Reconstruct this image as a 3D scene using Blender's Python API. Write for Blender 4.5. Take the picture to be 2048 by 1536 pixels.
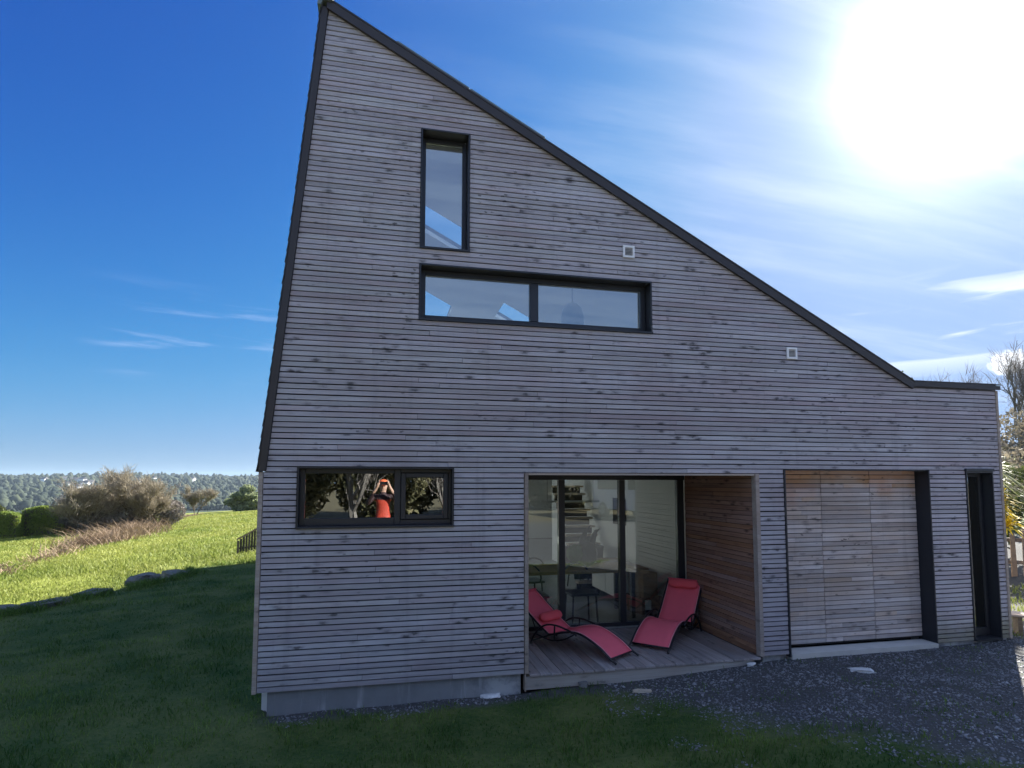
import bpy, bmesh, math, random
import numpy as np
from mathutils import Vector, Matrix, noise as mnoise

for o in list(bpy.data.objects):
    bpy.data.objects.remove(o, do_unlink=True)
SC = bpy.context.scene
COL = SC.collection
R = math.radians

# ------------------------------------------------------------------ camera
cam_d = bpy.data.cameras.new('camera')
cam_d.sensor_width = 36.0
cam_d.lens = 36.0 * 1175.9 / 2048.0
cam_d.shift_x = (1024 - 1036.3) / 2048.0
cam_d.shift_y = (877.1 - 768) / 2048.0
cam_d.clip_start = 0.02
cam_d.clip_end = 12000
cam = bpy.data.objects.new('camera', cam_d)
cam.location = (1.172, -6.288, 2.0446)
cam.rotation_euler = (R(90 + 4.2875), R(0.0), R(-12.817))
COL.objects.link(cam)
SC.camera = cam

# ------------------------------------------------------------------ light
SUN_AZ, SUN_EL = 51.0, 30.6            # azimuth from +Y (into the picture) towards +X
sdir = Vector((math.sin(R(SUN_AZ)) * math.cos(R(SUN_EL)), math.cos(R(SUN_AZ)) * math.cos(R(SUN_EL)), math.sin(R(SUN_EL))))
sun_d = bpy.data.lights.new('sun', 'SUN')
sun_d.energy = 3.9
sun_d.angle = R(0.53)
sun_d.color = (1.0, 0.95, 0.86)
sun = bpy.data.objects.new('sun', sun_d)
sun.rotation_euler = sdir.to_track_quat('Z', 'Y').to_euler()
sun.location = (20, 20, 30)
COL.objects.link(sun)

EXPOSURE = 2.54
SKY_STRENGTH = 0.055
SC.view_settings.view_transform = 'Standard'
SC.view_settings.look = 'None'
SC.view_settings.exposure = EXPOSURE
SC.view_settings.gamma = 1.0
SC.view_settings.use_curve_mapping = False
SC.render.engine = 'CYCLES'
SC.cycles.use_denoising = True
SC.cycles.max_bounces = 10
SC.cycles.transparent_max_bounces = 24
SC.cycles.sample_clamp_indirect = 6.0


class NT:
    """small helper to write node trees"""
    def __init__(self, tree):
        self.t = tree
        self.n = tree.nodes
        self.l = tree.links

    def node(self, kind, **kw):
        n = self.n.new(kind)
        for k, v in kw.items():
            if k.startswith('i_'):
                n.inputs[k[2:].replace('_', ' ')].default_value = v
            else:
                setattr(n, k, v)
        return n

    def put(self, sock, v):
        if isinstance(v, bpy.types.NodeSocket):
            self.l.new(v, sock)
        elif isinstance(v, (tuple, list)) and len(v) == 3 and sock.type == 'RGBA':
            sock.default_value = (*v, 1)
        else:
            sock.default_value = v

    def math(self, op, a, b=0.0, c=None, clamp=False):
        n = self.n.new('ShaderNodeMath')
        n.operation = op
        n.use_clamp = clamp
        self.put(n.inputs[0], a)
        self.put(n.inputs[1], b)
        if c is not None:
            self.put(n.inputs[2], c)
        return n.outputs[0]

    def vmath(self, op, a, b=(0, 0, 0)):
        n = self.n.new('ShaderNodeVectorMath')
        n.operation = op
        self.put(n.inputs[0], a)
        if op == 'SCALE':
            self.put(n.inputs[3], b)
        else:
            self.put(n.inputs[1], b)
        return n.outputs['Value'] if op in ('DOT_PRODUCT', 'LENGTH') else n.outputs[0]

    def mix(self, fac, a, b, blend='MIX'):
        n = self.n.new('ShaderNodeMix')
        n.data_type = 'RGBA'
        n.blend_type = blend
        self.put(n.inputs[0], fac)
        self.put(n.inputs[6], a)
        self.put(n.inputs[7], b)
        return n.outputs[2]

    def ramp(self, fac, stops, interp='LINEAR'):
        n = self.n.new('ShaderNodeValToRGB')
        n.color_ramp.interpolation = interp
        e = n.color_ramp.elements
        while len(e) < len(stops):
            e.new(0.5)
        for el, (p, c) in zip(e, stops):
            el.position = p
            el.color = (c, c, c, 1) if isinstance(c, (int, float)) else (*c, 1)
        self.put(n.inputs[0], fac)
        return n.outputs[0]

    def smooth(self, v, a, b):
        n = self.n.new('ShaderNodeMapRange')
        n.interpolation_type = 'SMOOTHSTEP'
        self.put(n.inputs[0], v)
        n.inputs[1].default_value = a
        n.inputs[2].default_value = b
        return n.outputs[0]

    def noise(self, vec, scale, detail=4.0, rough=0.55, lac=2.0, dist=0.0, color=False):
        n = self.n.new('ShaderNodeTexNoise')
        self.put(n.inputs['Vector'], vec)
        n.inputs['Scale'].default_value = scale
        n.inputs['Detail'].default_value = detail
        n.inputs['Roughness'].default_value = rough
        n.inputs['Lacunarity'].default_value = lac
        n.inputs['Distortion'].default_value = dist
        return n.outputs['Color'] if color else n.outputs['Fac']

    def voro(self, vec, scale, rand=1.0, out='Distance', feature='F1'):
        n = self.n.new('ShaderNodeTexVoronoi')
        n.feature = feature
        self.put(n.inputs['Vector'], vec)
        n.inputs['Scale'].default_value = scale
        n.inputs['Randomness'].default_value = rand
        return n.outputs[out]

    def comb(self, x, y, z):
        n = self.n.new('ShaderNodeCombineXYZ')
        for i, v in enumerate((x, y, z)):
            self.put(n.inputs[i], v)
        return n.outputs[0]

    def sep(self, v):
        n = self.n.new('ShaderNodeSeparateXYZ')
        self.put(n.inputs[0], v)
        return n.outputs

    def mapping(self, vec, scale=(1, 1, 1), rot=(0, 0, 0), loc=(0, 0, 0)):
        n = self.n.new('ShaderNodeMapping')
        self.put(n.inputs[0], vec)
        n.inputs['Scale'].default_value = scale
        n.inputs['Rotation'].default_value = rot
        n.inputs['Location'].default_value = loc
        return n.outputs[0]


# ------------------------------------------------------------------ world
def make_world():
    w = bpy.data.worlds.new('World')
    SC.world = w
    w.use_nodes = True
    g = NT(w.node_tree)
    g.n.clear()
    out = g.node('ShaderNodeOutputWorld')
    bg = g.node('ShaderNodeBackground')
    g.l.new(bg.outputs[0], out.inputs[0])
    sky = g.node('ShaderNodeTexSky')
    sky.sky_type = 'NISHITA'
    sky.sun_disc = False
    sky.sun_elevation = R(SUN_EL)
    sky.sun_rotation = R(SUN_AZ)
    sky.altitude = 50
    sky.air_density = 1.0
    sky.dust_density = 0.6
    sky.ozone_density = 2.0
    d = g.node('ShaderNodeTexCoord').outputs['Generated']
    d = g.vmath('NORMALIZE', d)
    # clear winter air: a deeper blue than the standard sky, paling towards the horizon and the sun
    cr, cg, cb = g.sep(sky.outputs[0])
    col = g.comb(g.math('MULTIPLY', g.math('POWER', cr, 2.2), 0.030), g.math('MULTIPLY', g.math('POWER', cg, 1.65), 0.138), g.math('MULTIPLY', cb, 0.61))
    x, y, z = g.sep(d)
    def soft(c, cap):
        q = g.math('DIVIDE', c, cap)
        return g.math('DIVIDE', c, g.math('POWER', g.math('ADD', 1.0, g.math('MULTIPLY', q, q)), 0.5))
    cr, cg, cb = g.sep(col)
    col = g.comb(soft(cr, 1.0), soft(cg, 1.6), soft(cb, 3.0))
    # angle to the sun
    cs = g.vmath('DOT_PRODUCT', d, tuple(sdir))
    ang = g.math('ARCCOSINE', g.math('MINIMUM', cs, 0.99999))
    deg = g.math('MULTIPLY', ang, 180 / math.pi)
    # cirrus: streaks in the plane of a high cloud layer
    zz = g.math('ADD', g.math('MAXIMUM', z, 0.0), 0.16)
    px = g.math('DIVIDE', x, zz)
    py = g.math('DIVIDE', y, zz)
    pl = g.comb(px, py, 0.0)
    st = g.mapping(pl, scale=(0.55, 4.2, 1.0), rot=(0, 0, R(-4)))
    n1 = g.noise(st, 1.1, 6.0, 0.62, dist=0.25)
    st2 = g.mapping(pl, scale=(1.1, 7.0, 1.0), rot=(0, 0, R(-14)), loc=(3.1, 1.7, 0))
    n2 = g.noise(st2, 1.4, 5.0, 0.6, dist=0.2)
    big = g.noise(g.mapping(pl, loc=(4.3, 2.2, 0)), 0.55, 3.0, 0.5)
    near = g.smooth(deg, 52.0, 14.0)
    band = g.smooth(g.math('ADD', g.math('MULTIPLY', n1, 0.7), g.math('MULTIPLY', n2, 0.45)), 0.46, 0.82)
    cir = g.math('MULTIPLY', band, near)
    cir = g.math('MULTIPLY', cir, 0.19)
    # pale cloud added overhead and behind to lift the shade; panes mirror it
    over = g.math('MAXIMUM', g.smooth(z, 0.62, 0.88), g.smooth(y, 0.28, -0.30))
    fill_veil = g.math('MULTIPLY', over, g.math('ADD', 0.30, g.math('MULTIPLY', g.smooth(g.math('ADD', g.math('MULTIPLY', n1, 0.7), g.math('MULTIPLY', n2, 0.45)), 0.35, 0.80), 0.50)))
    cir = g.math('MAXIMUM', cir, fill_veil)
    # low streaks on the right and thin wisps on the left
    lowm = g.math('MULTIPLY', g.smooth(z, 0.13, 0.2), g.smooth(z, 0.30, 0.22))
    azr = g.smooth(x, 0.55, 0.68)
    azl = g.math('MULTIPLY', g.smooth(x, -0.42, -0.3), g.smooth(x, -0.12, -0.2))
    st3 = g.noise(g.mapping(d, scale=(2.2, 2.2, 26.0), rot=(R(2), R(-5), 0)), 1.5, 5.0, 0.55, dist=0.4)
    wis = g.math('MULTIPLY', g.smooth(st3, 0.5, 0.7), g.math('MULTIPLY', lowm, g.math('MAXIMUM', g.math('MULTIPLY', azr, 0.7), g.math('MULTIPLY', azl, 0.75))))
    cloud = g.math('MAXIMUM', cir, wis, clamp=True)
    # a small fair-weather cloud low over the right-hand hill
    cl_dir = Vector((math.sin(R(53.2)) * math.cos(R(9.1)), math.cos(R(53.2)) * math.cos(R(9.1)), math.sin(R(9.1))))
    dd = g.vmath('LENGTH', g.mapping(g.vmath('SUBTRACT', d, tuple(cl_dir)), scale=(1, 1, 1.5)))
    cu = g.math('SUBTRACT', g.math('ADD', 1.0, g.math('MULTIPLY', g.math('SUBTRACT', g.noise(d, 34.0, 4.0, 0.6), 0.5), 1.6)), g.math('DIVIDE', dd, 0.027))
    cloud = g.math('MAXIMUM', cloud, g.smooth(cu, 0.0, 0.35))
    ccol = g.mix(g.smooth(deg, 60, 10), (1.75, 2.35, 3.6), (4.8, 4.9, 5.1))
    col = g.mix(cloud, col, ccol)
    # bright air round the sun (aureole of thin cirrus)
    dq = g.math('DIVIDE', deg, 5.0)
    core = g.math('MULTIPLY', g.math('POWER', 2.718, g.math('MULTIPLY', g.math('MULTIPLY', dq, dq), -1.0)), 7.0)
    halo = g.math('MULTIPLY', g.math('POWER', 2.718, g.math('MULTIPLY', deg, -1 / 4.4)), 4.6)
    wide = g.math('MULTIPLY', g.math('POWER', 2.718, g.math('MULTIPLY', deg, -1 / 15.0)), 0.75)
    add = g.math('ADD', core, g.math('ADD', halo, wide))
    glow = g.mix(1.0, (1.0, 1.0, 1.0), g.comb(add, g.math('MULTIPLY', add, 1.0), g.math('MULTIPLY', add, 1.03)), 'MULTIPLY')
    col = g.mix(1.0, col, glow, 'ADD')
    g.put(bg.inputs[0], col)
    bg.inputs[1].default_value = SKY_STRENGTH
    w.cycles.sampling_method = 'MANUAL'
    w.cycles.sample_map_resolution = 1024


make_world()


# ------------------------------------------------------------------ materials
def new_mat(name):
    m = bpy.data.materials.new(name)
    m.use_nodes = True
    g = NT(m.node_tree)
    b = g.n['Principled BSDF']
    return m, g, b


def bump(g, b, h, strength=0.3, dist=0.01):
    n = g.node('ShaderNodeBump')
    n.inputs['Strength'].default_value = strength
    n.inputs['Distance'].default_value = dist
    g.put(n.inputs['Height'], h)
    g.l.new(n.outputs[0], b.inputs['Normal'])


def plain(name, col, rough=0.6, metal=0.0, var=0.0, scale=6.0, spec=0.5):
    m, g, b = new_mat(name)
    b.inputs['Roughness'].default_value = rough
    b.inputs['Metallic'].default_value = metal
    b.inputs['Specular IOR Level'].default_value = spec
    if var:
        oc = g.node('ShaderNodeTexCoord').outputs['Object']
        n = g.noise(oc, scale, 5.0, 0.6)
        c = g.mix(n, tuple(max(0, v * (1 - var)) for v in col), tuple(min(1, v * (1 + var)) for v in col))
        g.put(b.inputs['Base Color'], c)
        bump(g, b, n, 0.15, 0.01)
    else:
        b.inputs['Base Color'].default_value = (*col, 1)
    return m


def wood(name, base, dark, warm, warm_amt=0.25, axis='x', knots=1.0, top_warm=None, tone=0.34, green_low=False, rough=0.75):
    """weathered softwood: long grain, knots with flame figure, a tone per board"""
    m, g, b = new_mat(name)
    oc = g.node('ShaderNodeTexCoord').outputs['Object']
    oi = g.node('ShaderNodeObjectInfo')
    rnd = oi.outputs['Random']
    off = g.comb(g.math('MULTIPLY', rnd, 137.0), g.math('MULTIPLY', rnd, 61.0), g.math('MULTIPLY', rnd, 29.0))
    p = g.vmath('ADD', oc, off)
    if axis == 'y':
        s_grain, s_long, s_kn = (60, 1.2, 60), (5, 0.5, 5), ((0.0, 5.0, 15.0) if name.startswith('recess') else (15.0, 5.0, 0.0))
    else:
        s_grain, s_long, s_kn = (1.2, 60, 60), (0.5, 5, 5), (5.2, 0.0, 14.0)
    # knots bend the grain
    wob = g.noise(p, 26.0, 2.0, 0.6, color=True)
    pw = g.vmath('ADD', p, g.vmath('SCALE', g.vmath('SUBTRACT', wob, (0.5, 0.5, 0.5)), 0.035))
    kn = g.voro(g.mapping(pw, scale=s_kn), 1.0, 1.0)
    gate = g.smooth(g.noise(g.mapping(p, scale=(0.6, 0.6, 3.0)), 1.3, 2.0), 0.46, 0.55)
    core = g.math('MULTIPLY', g.smooth(kn, 0.24, 0.10), gate)
    ring = g.math('MULTIPLY', g.smooth(kn, 0.46, 0.14), gate)
    wpos = g.node('ShaderNodeNewGeometry').outputs['Position']
    dens = g.math('ADD', 0.25, g.math('MULTIPLY', g.smooth(g.noise(wpos, 0.75, 3.0, 0.6), 0.34, 0.56), 0.75))
    core = g.math('MULTIPLY', core, dens)
    ring = g.math('MULTIPLY', ring, dens)
    warp = g.vmath('ADD', p, g.comb(0.0, g.math('MULTIPLY', ring, 0.03), g.math('MULTIPLY', ring, 0.05)))
    gr = g.noise(g.mapping(warp, scale=s_grain), 1.0, 5.0, 0.65)
    streak = g.noise(g.mapping(warp, scale=s_long), 2.0, 4.0, 0.6)
    blot = g.noise(p, 1.1, 3.0, 0.55)
    f = g.math('ADD', g.math('MULTIPLY', gr, 0.55), g.math('MULTIPLY', streak, 0.5))
    c = g.mix(g.smooth(f, 0.32, 0.72), dark, base)
    wm = g.math('MULTIPLY', g.smooth(blot, 0.46, 0.68), warm_amt, clamp=True)
    c = g.mix(wm, c, warm)
    if axis == 'x' and knots > 0.7:
        # broad weathering: browner areas, darker runs below edges
        wn = g.smooth(g.noise(g.mapping(wpos, scale=(0.5, 0.5, 0.9)), 1.0, 5.0, 0.62), 0.42, 0.66)
        c = g.mix(g.math('MULTIPLY', wn, 0.55), c, tuple(w_ * 0.72 for w_ in warm))
        run = g.smooth(g.noise(g.mapping(wpos, scale=(6.0, 1.0, 0.35)), 1.0, 5.0, 0.65), 0.52, 0.72)
        c = g.mix(g.math('MULTIPLY', run, 0.30), c, tuple(w_ * 0.62 for w_ in dark))
    if top_warm is not None:
        z0, z1, wc, amt = top_warm
        wz = g.sep(g.node('ShaderNodeNewGeometry').outputs['Position'])[2]
        n = g.noise(g.node('ShaderNodeNewGeometry').outputs['Position'], 1.6, 3.0)
        t = g.smooth(g.math('ADD', wz, g.math('MULTIPLY', g.math('SUBTRACT', n, 0.5), 1.1)), z0, z1)
        c = g.mix(g.math('MULTIPLY', t, amt), c, wc)
    # tone per board
    tn = g.math('ADD', 1.0 - tone * 0.5, g.math('MULTIPLY', rnd, tone))
    c = g.mix(1.0, c, g.comb(tn, tn, tn), 'MULTIPLY')
    hue = g.node('ShaderNodeHueSaturation')
    r2 = g.math('FRACT', g.math('MULTIPLY', rnd, 17.3))
    g.put(hue.inputs['Hue'], g.math('ADD', 0.49, g.math('MULTIPLY', r2, 0.02)))
    g.put(hue.inputs['Saturation'], g.math('ADD', 0.75, g.math('MULTIPLY', r2, 0.6)))
    g.put(hue.inputs['Color'], c)
    c = hue.outputs[0]
    if green_low:
        pos = g.node('ShaderNodeNewGeometry').outputs['Position']
        px, py, pz = g.sep(pos)
        n = g.noise(pos, 2.2, 4.0)
        t = g.math('MULTIPLY', g.smooth(g.math('ADD', pz, g.math('MULTIPLY', n, 0.5)), 0.75, 0.15), g.smooth(px, 7.9, 8.15))
        c = g.mix(g.math('MULTIPLY', t, 0.75), c, (0.20, 0.19, 0.075))
        # greyer and darker towards the foot of the wall
        t2 = g.smooth(g.math('ADD', pz, g.math('MULTIPLY', n, 0.35)), 0.5, 0.1)
        c = g.mix(g.math('MULTIPLY', t2, 0.3), c, (0.13, 0.13, 0.13))
    kc = g.math('MULTIPLY', core, 0.9 * knots, clamp=True)
    rc = g.math('MULTIPLY', g.math('MULTIPLY', ring, g.smooth(gr, 0.32, 0.55)), 0.75 * knots, clamp=True)
    c = g.mix(rc, c, tuple(v * 0.5 for v in dark))
    c = g.mix(kc, c, tuple(v * 0.28 for v in dark))
    if axis == 'x' and knots > 0.7:
        k2 = g.voro(g.mapping(pw, scale=(9.0, 0.0, 22.0), loc=(3.3, 0, 7.1)), 1.0, 1.0)
        g2 = g.smooth(g.noise(g.mapping(p, scale=(1.1, 1.1, 5.0), loc=(9, 2, 4)), 1.0, 2.0), 0.50, 0.60)
        g2 = g.math('MULTIPLY', g2, g.smooth(g.noise(wpos, 0.5, 3.0, 0.6), 0.40, 0.62))
        c = g.mix(g.math('MULTIPLY', g.math('MULTIPLY', g.smooth(k2, 0.26, 0.14), g2), 0.85), c, tuple(v * 0.25 for v in dark))
    g.put(b.inputs['Base Color'], c)
    b.inputs['Roughness'].default_value = rough
    b.inputs['Specular IOR Level'].default_value = 0.3
    bump(g, b, f, 0.35, 0.004)
    return m


M = {}
M['wood'] = wood('weathered_wood', (0.50, 0.49, 0.53), (0.32, 0.305, 0.33), (0.43, 0.365, 0.385), 0.45, green_low=True, tone=0.24)
M['wood_garage'] = wood('garage_wood', (0.60, 0.555, 0.54), (0.36, 0.31, 0.295), (0.52, 0.41, 0.34), 0.6, knots=0.9, top_warm=(1.72, 2.2, (0.46, 0.25, 0.15), 0.8), tone=0.42)
M['wood_recess'] = wood('recess_wood', (0.35, 0.215, 0.165), (0.165, 0.095, 0.075), (0.34, 0.215, 0.165), 0.5, axis='y', knots=0.8, tone=0.35)
M['wood_trim'] = wood('trim_wood', (0.42, 0.37, 0.33), (0.26, 0.21, 0.18), (0.42, 0.31, 0.24), 0.5, knots=0.5)
M['wood_deck'] = wood('deck_wood', (0.36, 0.33, 0.32), (0.18, 0.16, 0.155), (0.32, 0.25, 0.22), 0.5, axis='y', knots=0.6, tone=0.45)
M['wood_fascia'] = wood('fascia_wood', (0.42, 0.40, 0.36), (0.24, 0.22, 0.20), (0.3, 0.25, 0.19), 0.5, knots=0.5)
M['wood_old'] = wood('fence_wood', (0.33, 0.25, 0.19), (0.15, 0.11, 0.085), (0.33, 0.21, 0.14), 0.5, knots=0.4, tone=0.6)
M['wood_black'] = wood('dark_fence_wood', (0.10, 0.095, 0.09), (0.05, 0.045, 0.045), (0.11, 0.085, 0.07), 0.4, knots=0.3, tone=0.5)
M['wood_inner'] = wood('oak', (0.42, 0.30, 0.19), (0.24, 0.16, 0.09), (0.45, 0.30, 0.17), 0.4, knots=0.3)
M['wood_pale'] = wood('pale_oak', (0.62, 0.52, 0.42), (0.45, 0.36, 0.27), (0.62, 0.5, 0.38), 0.3, knots=0.1)
M['membrane'] = plain('wall_membrane', (0.012, 0.012, 0.014), 0.9)
M['metal'] = plain('anthracite_metal', (0.018, 0.020, 0.026), 0.42, 0.0, 0.12, 30.0)
M['metal_brown'] = plain('verge_metal', (0.036, 0.030, 0.030), 0.5, 0.0, 0.2, 9.0)
M['zinc'] = plain('ridge_zinc', (0.16, 0.2, 0.19), 0.5, 0.3, 0.3, 12.0)
M['slate'] = plain('slate', (0.034, 0.036, 0.043), 0.6, 0.0, 0.4, 14.0)
M['white'] = plain('white_plaster', (0.78, 0.78, 0.76), 0.8, 0.0, 0.03, 3.0)
M['white_paint'] = plain('white_paint', (0.8, 0.8, 0.8), 0.45)
M['floor'] = plain('polished_concrete', (0.22, 0.22, 0.21), 0.35, 0.0, 0.25, 2.0)
M['grey_fab'] = plain('grey_fabric', (0.045, 0.045, 0.05), 0.85, 0, 0.2, 40)
M['black'] = plain('black_lacquer', (0.012, 0.012, 0.014), 0.35)
M['frame_steel'] = plain('lounger_steel', (0.012, 0.011, 0.014), 0.38)
M['green_fab'] = plain('green_fabric', (0.07, 0.16, 0.04), 0.8, 0, 0.3, 20)
M['panel'] = plain('solar_glass', (0.012, 0.016, 0.03), 0.12)
M['alu'] = plain('aluminium', (0.45, 0.48, 0.48), 0.35, 0.6, 0.1, 20)
M['sill'] = plain('pale_concrete', (0.52, 0.50, 0.46), 0.85, 0, 0.22, 5.0)
M['bark'] = plain('bark', (0.10, 0.08, 0.062), 0.9, 0, 0.4, 9.0)
M['bark_grey'] = plain('grey_bark', (0.15, 0.135, 0.125), 0.9, 0, 0.4, 5.0)


def make_glass(name='window_glass', base=0.14, k=1.6):
    m = bpy.data.materials.new(name)
    m.use_nodes = True
    g = NT(m.node_tree)
    g.n.clear()
    out = g.node('ShaderNodeOutputMaterial')
    tr = g.node('ShaderNodeBsdfTransparent')
    tr.inputs[0].default_value = (0.80, 0.86, 0.86, 1)
    gl = g.node('ShaderNodeBsdfGlossy')
    gl.inputs['Roughness'].default_value = 0.0
    gl.inputs['Color'].default_value = (0.95, 0.98, 1.0, 1)
    fr = g.node('ShaderNodeFresnel')
    fr.inputs[0].default_value = 1.55
    fac = g.math('ADD', g.math('MULTIPLY', fr.outputs[0], k), base, clamp=True)
    mx = g.node('ShaderNodeMixShader')
    g.put(mx.inputs[0], fac)
    g.l.new(tr.outputs[0], mx.inputs[1])
    g.l.new(gl.outputs[0], mx.inputs[2])
    g.l.new(mx.outputs[0], out.inputs[0])
    return m


M['glass'] = make_glass()
M['door_glass'] = make_glass('door_glass', 0.05, 1.5)


def make_fabric(name, col, weave=170.0):
    m, g, b = new_mat(name)
    oc = g.node('ShaderNodeTexCoord').outputs['Object']
    n = g.noise(oc, 5.0, 4.0, 0.6)
    n2 = g.noise(oc, weave, 2.0, 0.7)
    f = g.math('ADD', g.math('MULTIPLY', n, 0.5), g.math('MULTIPLY', n2, 0.5))
    g.put(b.inputs['Base Color'], g.mix(f, tuple(v * 0.78 for v in col), tuple(min(1, v * 1.2) for v in col)))
    b.inputs['Roughness'].default_value = 0.8
    b.inputs['Specular IOR Level'].default_value = 0.2
    bump(g, b, n2, 0.25, 0.002)
    return m


M['sling'] = make_fabric('pink_sling', (0.88, 0.145, 0.19))
M['hem'] = make_fabric('pale_hem', (0.86, 0.36, 0.40))
M['pillow'] = make_fabric('coral_pillow', (0.84, 0.11, 0.13), 260.0)


def make_concrete():
    m, g, b = new_mat('foundation_concrete')
    pos = g.node('ShaderNodeNewGeometry').outputs['Position']
    x, y, z = g.sep(pos)
    n = g.noise(pos, 3.0, 6.0, 0.65)
    drip = g.noise(g.mapping(pos, scale=(7.0, 7.0, 0.7)), 1.2, 4.0, 0.6)
    c = g.mix(n, (0.13, 0.14, 0.15), (0.27, 0.28, 0.29))
    c = g.mix(g.math('MULTIPLY', g.smooth(drip, 0.54, 0.7), 0.5), c, (0.5, 0.52, 0.53))
    t = g.math('MULTIPLY', g.smooth(x, 1.9, 2.5), g.smooth(n, 0.42, 0.6))
    c = g.mix(g.math('MULTIPLY', t, 0.5), c, (0.55, 0.56, 0.56))
    g.put(b.inputs['Base Color'], c)
    b.inputs['Roughness'].default_value = 0.9
    bump(g, b, g.noise(pos, 45.0, 5.0, 0.7), 0.3, 0.01)
    return m


M['concrete'] = make_concrete()


def make_stone(name, a, c2, moss=0.0, scale=4.0):
    m, g, b = new_mat(name)
    oc = g.node('ShaderNodeTexCoord').outputs['Object']
    n = g.noise(oc, scale, 7.0, 0.65)
    col = g.mix(g.smooth(n, 0.3, 0.7), a, c2)
    if moss:
        nz = g.sep(g.node('ShaderNodeNewGeometry').outputs['Normal'])[2]
        mm = g.math('MULTIPLY', g.smooth(nz, 0.3, 0.9), g.smooth(g.noise(oc, 3.1, 4.0), 0.4, 0.6))
        col = g.mix(g.math('MULTIPLY', mm, moss), col, (0.07, 0.085, 0.03))
    g.put(b.inputs['Base Color'], col)
    b.inputs['Roughness'].default_value = 0.9
    bump(g, b, g.noise(oc, scale * 5, 6.0, 0.7), 0.6, 0.03)
    return m


M['boulder'] = make_stone('field_stone', (0.10, 0.10, 0.105), (0.24, 0.23, 0.22), 0.7)
M['chalk'] = make_stone('white_rubble', (0.55, 0.55, 0.55), (0.82, 0.82, 0.8), 0, 14.0)
M['brick'] = make_stone('pale_brick', (0.48, 0.40, 0.30), (0.62, 0.53, 0.42), 0, 18.0)


def tinted(name, lo, hi, rough=0.8, trans=0.0, nscale=0.9, spec=0.2):
    """foliage/gravel: a per-piece tint attribute between two colours plus broad drift"""
    m, g, b = new_mat(name)
    at = g.node('ShaderNodeAttribute')
    at.attribute_name = 'tint'
    pos = g.node('ShaderNodeNewGeometry').outputs['Position']
    n = g.noise(pos, nscale, 4.0, 0.6)
    f = g.math('ADD', g.math('MULTIPLY', at.outputs['Fac'], 0.6), g.math('MULTIPLY', g.smooth(n, 0.3, 0.7), 0.4), clamp=True)
    c = g.mix(f, lo, hi)
    g.put(b.inputs['Base Color'], c)
    b.inputs['Roughness'].default_value = rough
    b.inputs['Specular IOR Level'].default_value = spec
    if trans:
        tl = g.node('ShaderNodeBsdfTranslucent')
        g.put(tl.inputs[0], c)
        mx = g.node('ShaderNodeMixShader')
        mx.inputs[0].default_value = trans
        out = g.n['Material Output']
        g.l.new(b.outputs[0], mx.inputs[1])
        g.l.new(tl.outputs[0], mx.inputs[2])
        g.l.new(mx.outputs[0], out.inputs[0])
    return m


M['grass'] = tinted('lawn_grass', (0.022, 0.08, 0.014), (0.21, 0.30, 0.065), 0.6, 0.35, 0.9)
M['field_grass'] = tinted('field_grass', (0.12, 0.175, 0.03), (0.31, 0.32, 0.085), 0.6, 0.35, 0.25)
M['dry'] = tinted('dry_stalks', (0.14, 0.09, 0.06), (0.42, 0.33, 0.22), 0.8, 0.15, 0.5)
M['gravel'] = tinted('slate_gravel', (0.08, 0.085, 0.095), (0.42, 0.42, 0.44), 0.7, 0.0, 1.5, 0.4)
M['hedge'] = tinted('hedge_leaves', (0.10, 0.16, 0.03), (0.32, 0.38, 0.08), 0.6, 0.4, 0.5)
M['twig'] = tinted('winter_twigs', (0.12, 0.10, 0.072), (0.36, 0.315, 0.235), 0.85, 0.2, 0.4)
M['twig_grey'] = tinted('grey_twigs', (0.09, 0.075, 0.07), (0.30, 0.27, 0.25), 0.85, 0.1, 0.4)
M['forest'] = tinted('forest_crowns', (0.008, 0.016, 0.009), (0.04, 0.05, 0.024), 0.9, 0.0, 0.012)
M['pine'] = tinted('pine_needles', (0.10, 0.13, 0.07), (0.32, 0.36, 0.2), 0.7, 0.35, 0.4)
M['scrub_mix'] = tinted('thicket_leaves', (0.05, 0.06, 0.025), (0.22, 0.19, 0.11), 0.7, 0.2, 0.5)
M['blade'] = tinted('strap_leaves', (0.16, 0.18, 0.08), (0.45, 0.46, 0.26), 0.45, 0.3, 0.8)
M['yellow'] = tinted('yellow_bracts', (0.55, 0.38, 0.015), (0.85, 0.66, 0.05), 0.6, 0.35, 0.8)
M['ivy'] = tinted('evergreen_leaves', (0.025, 0.04, 0.012), (0.11, 0.125, 0.04), 0.6, 0.2, 0.5)


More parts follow.
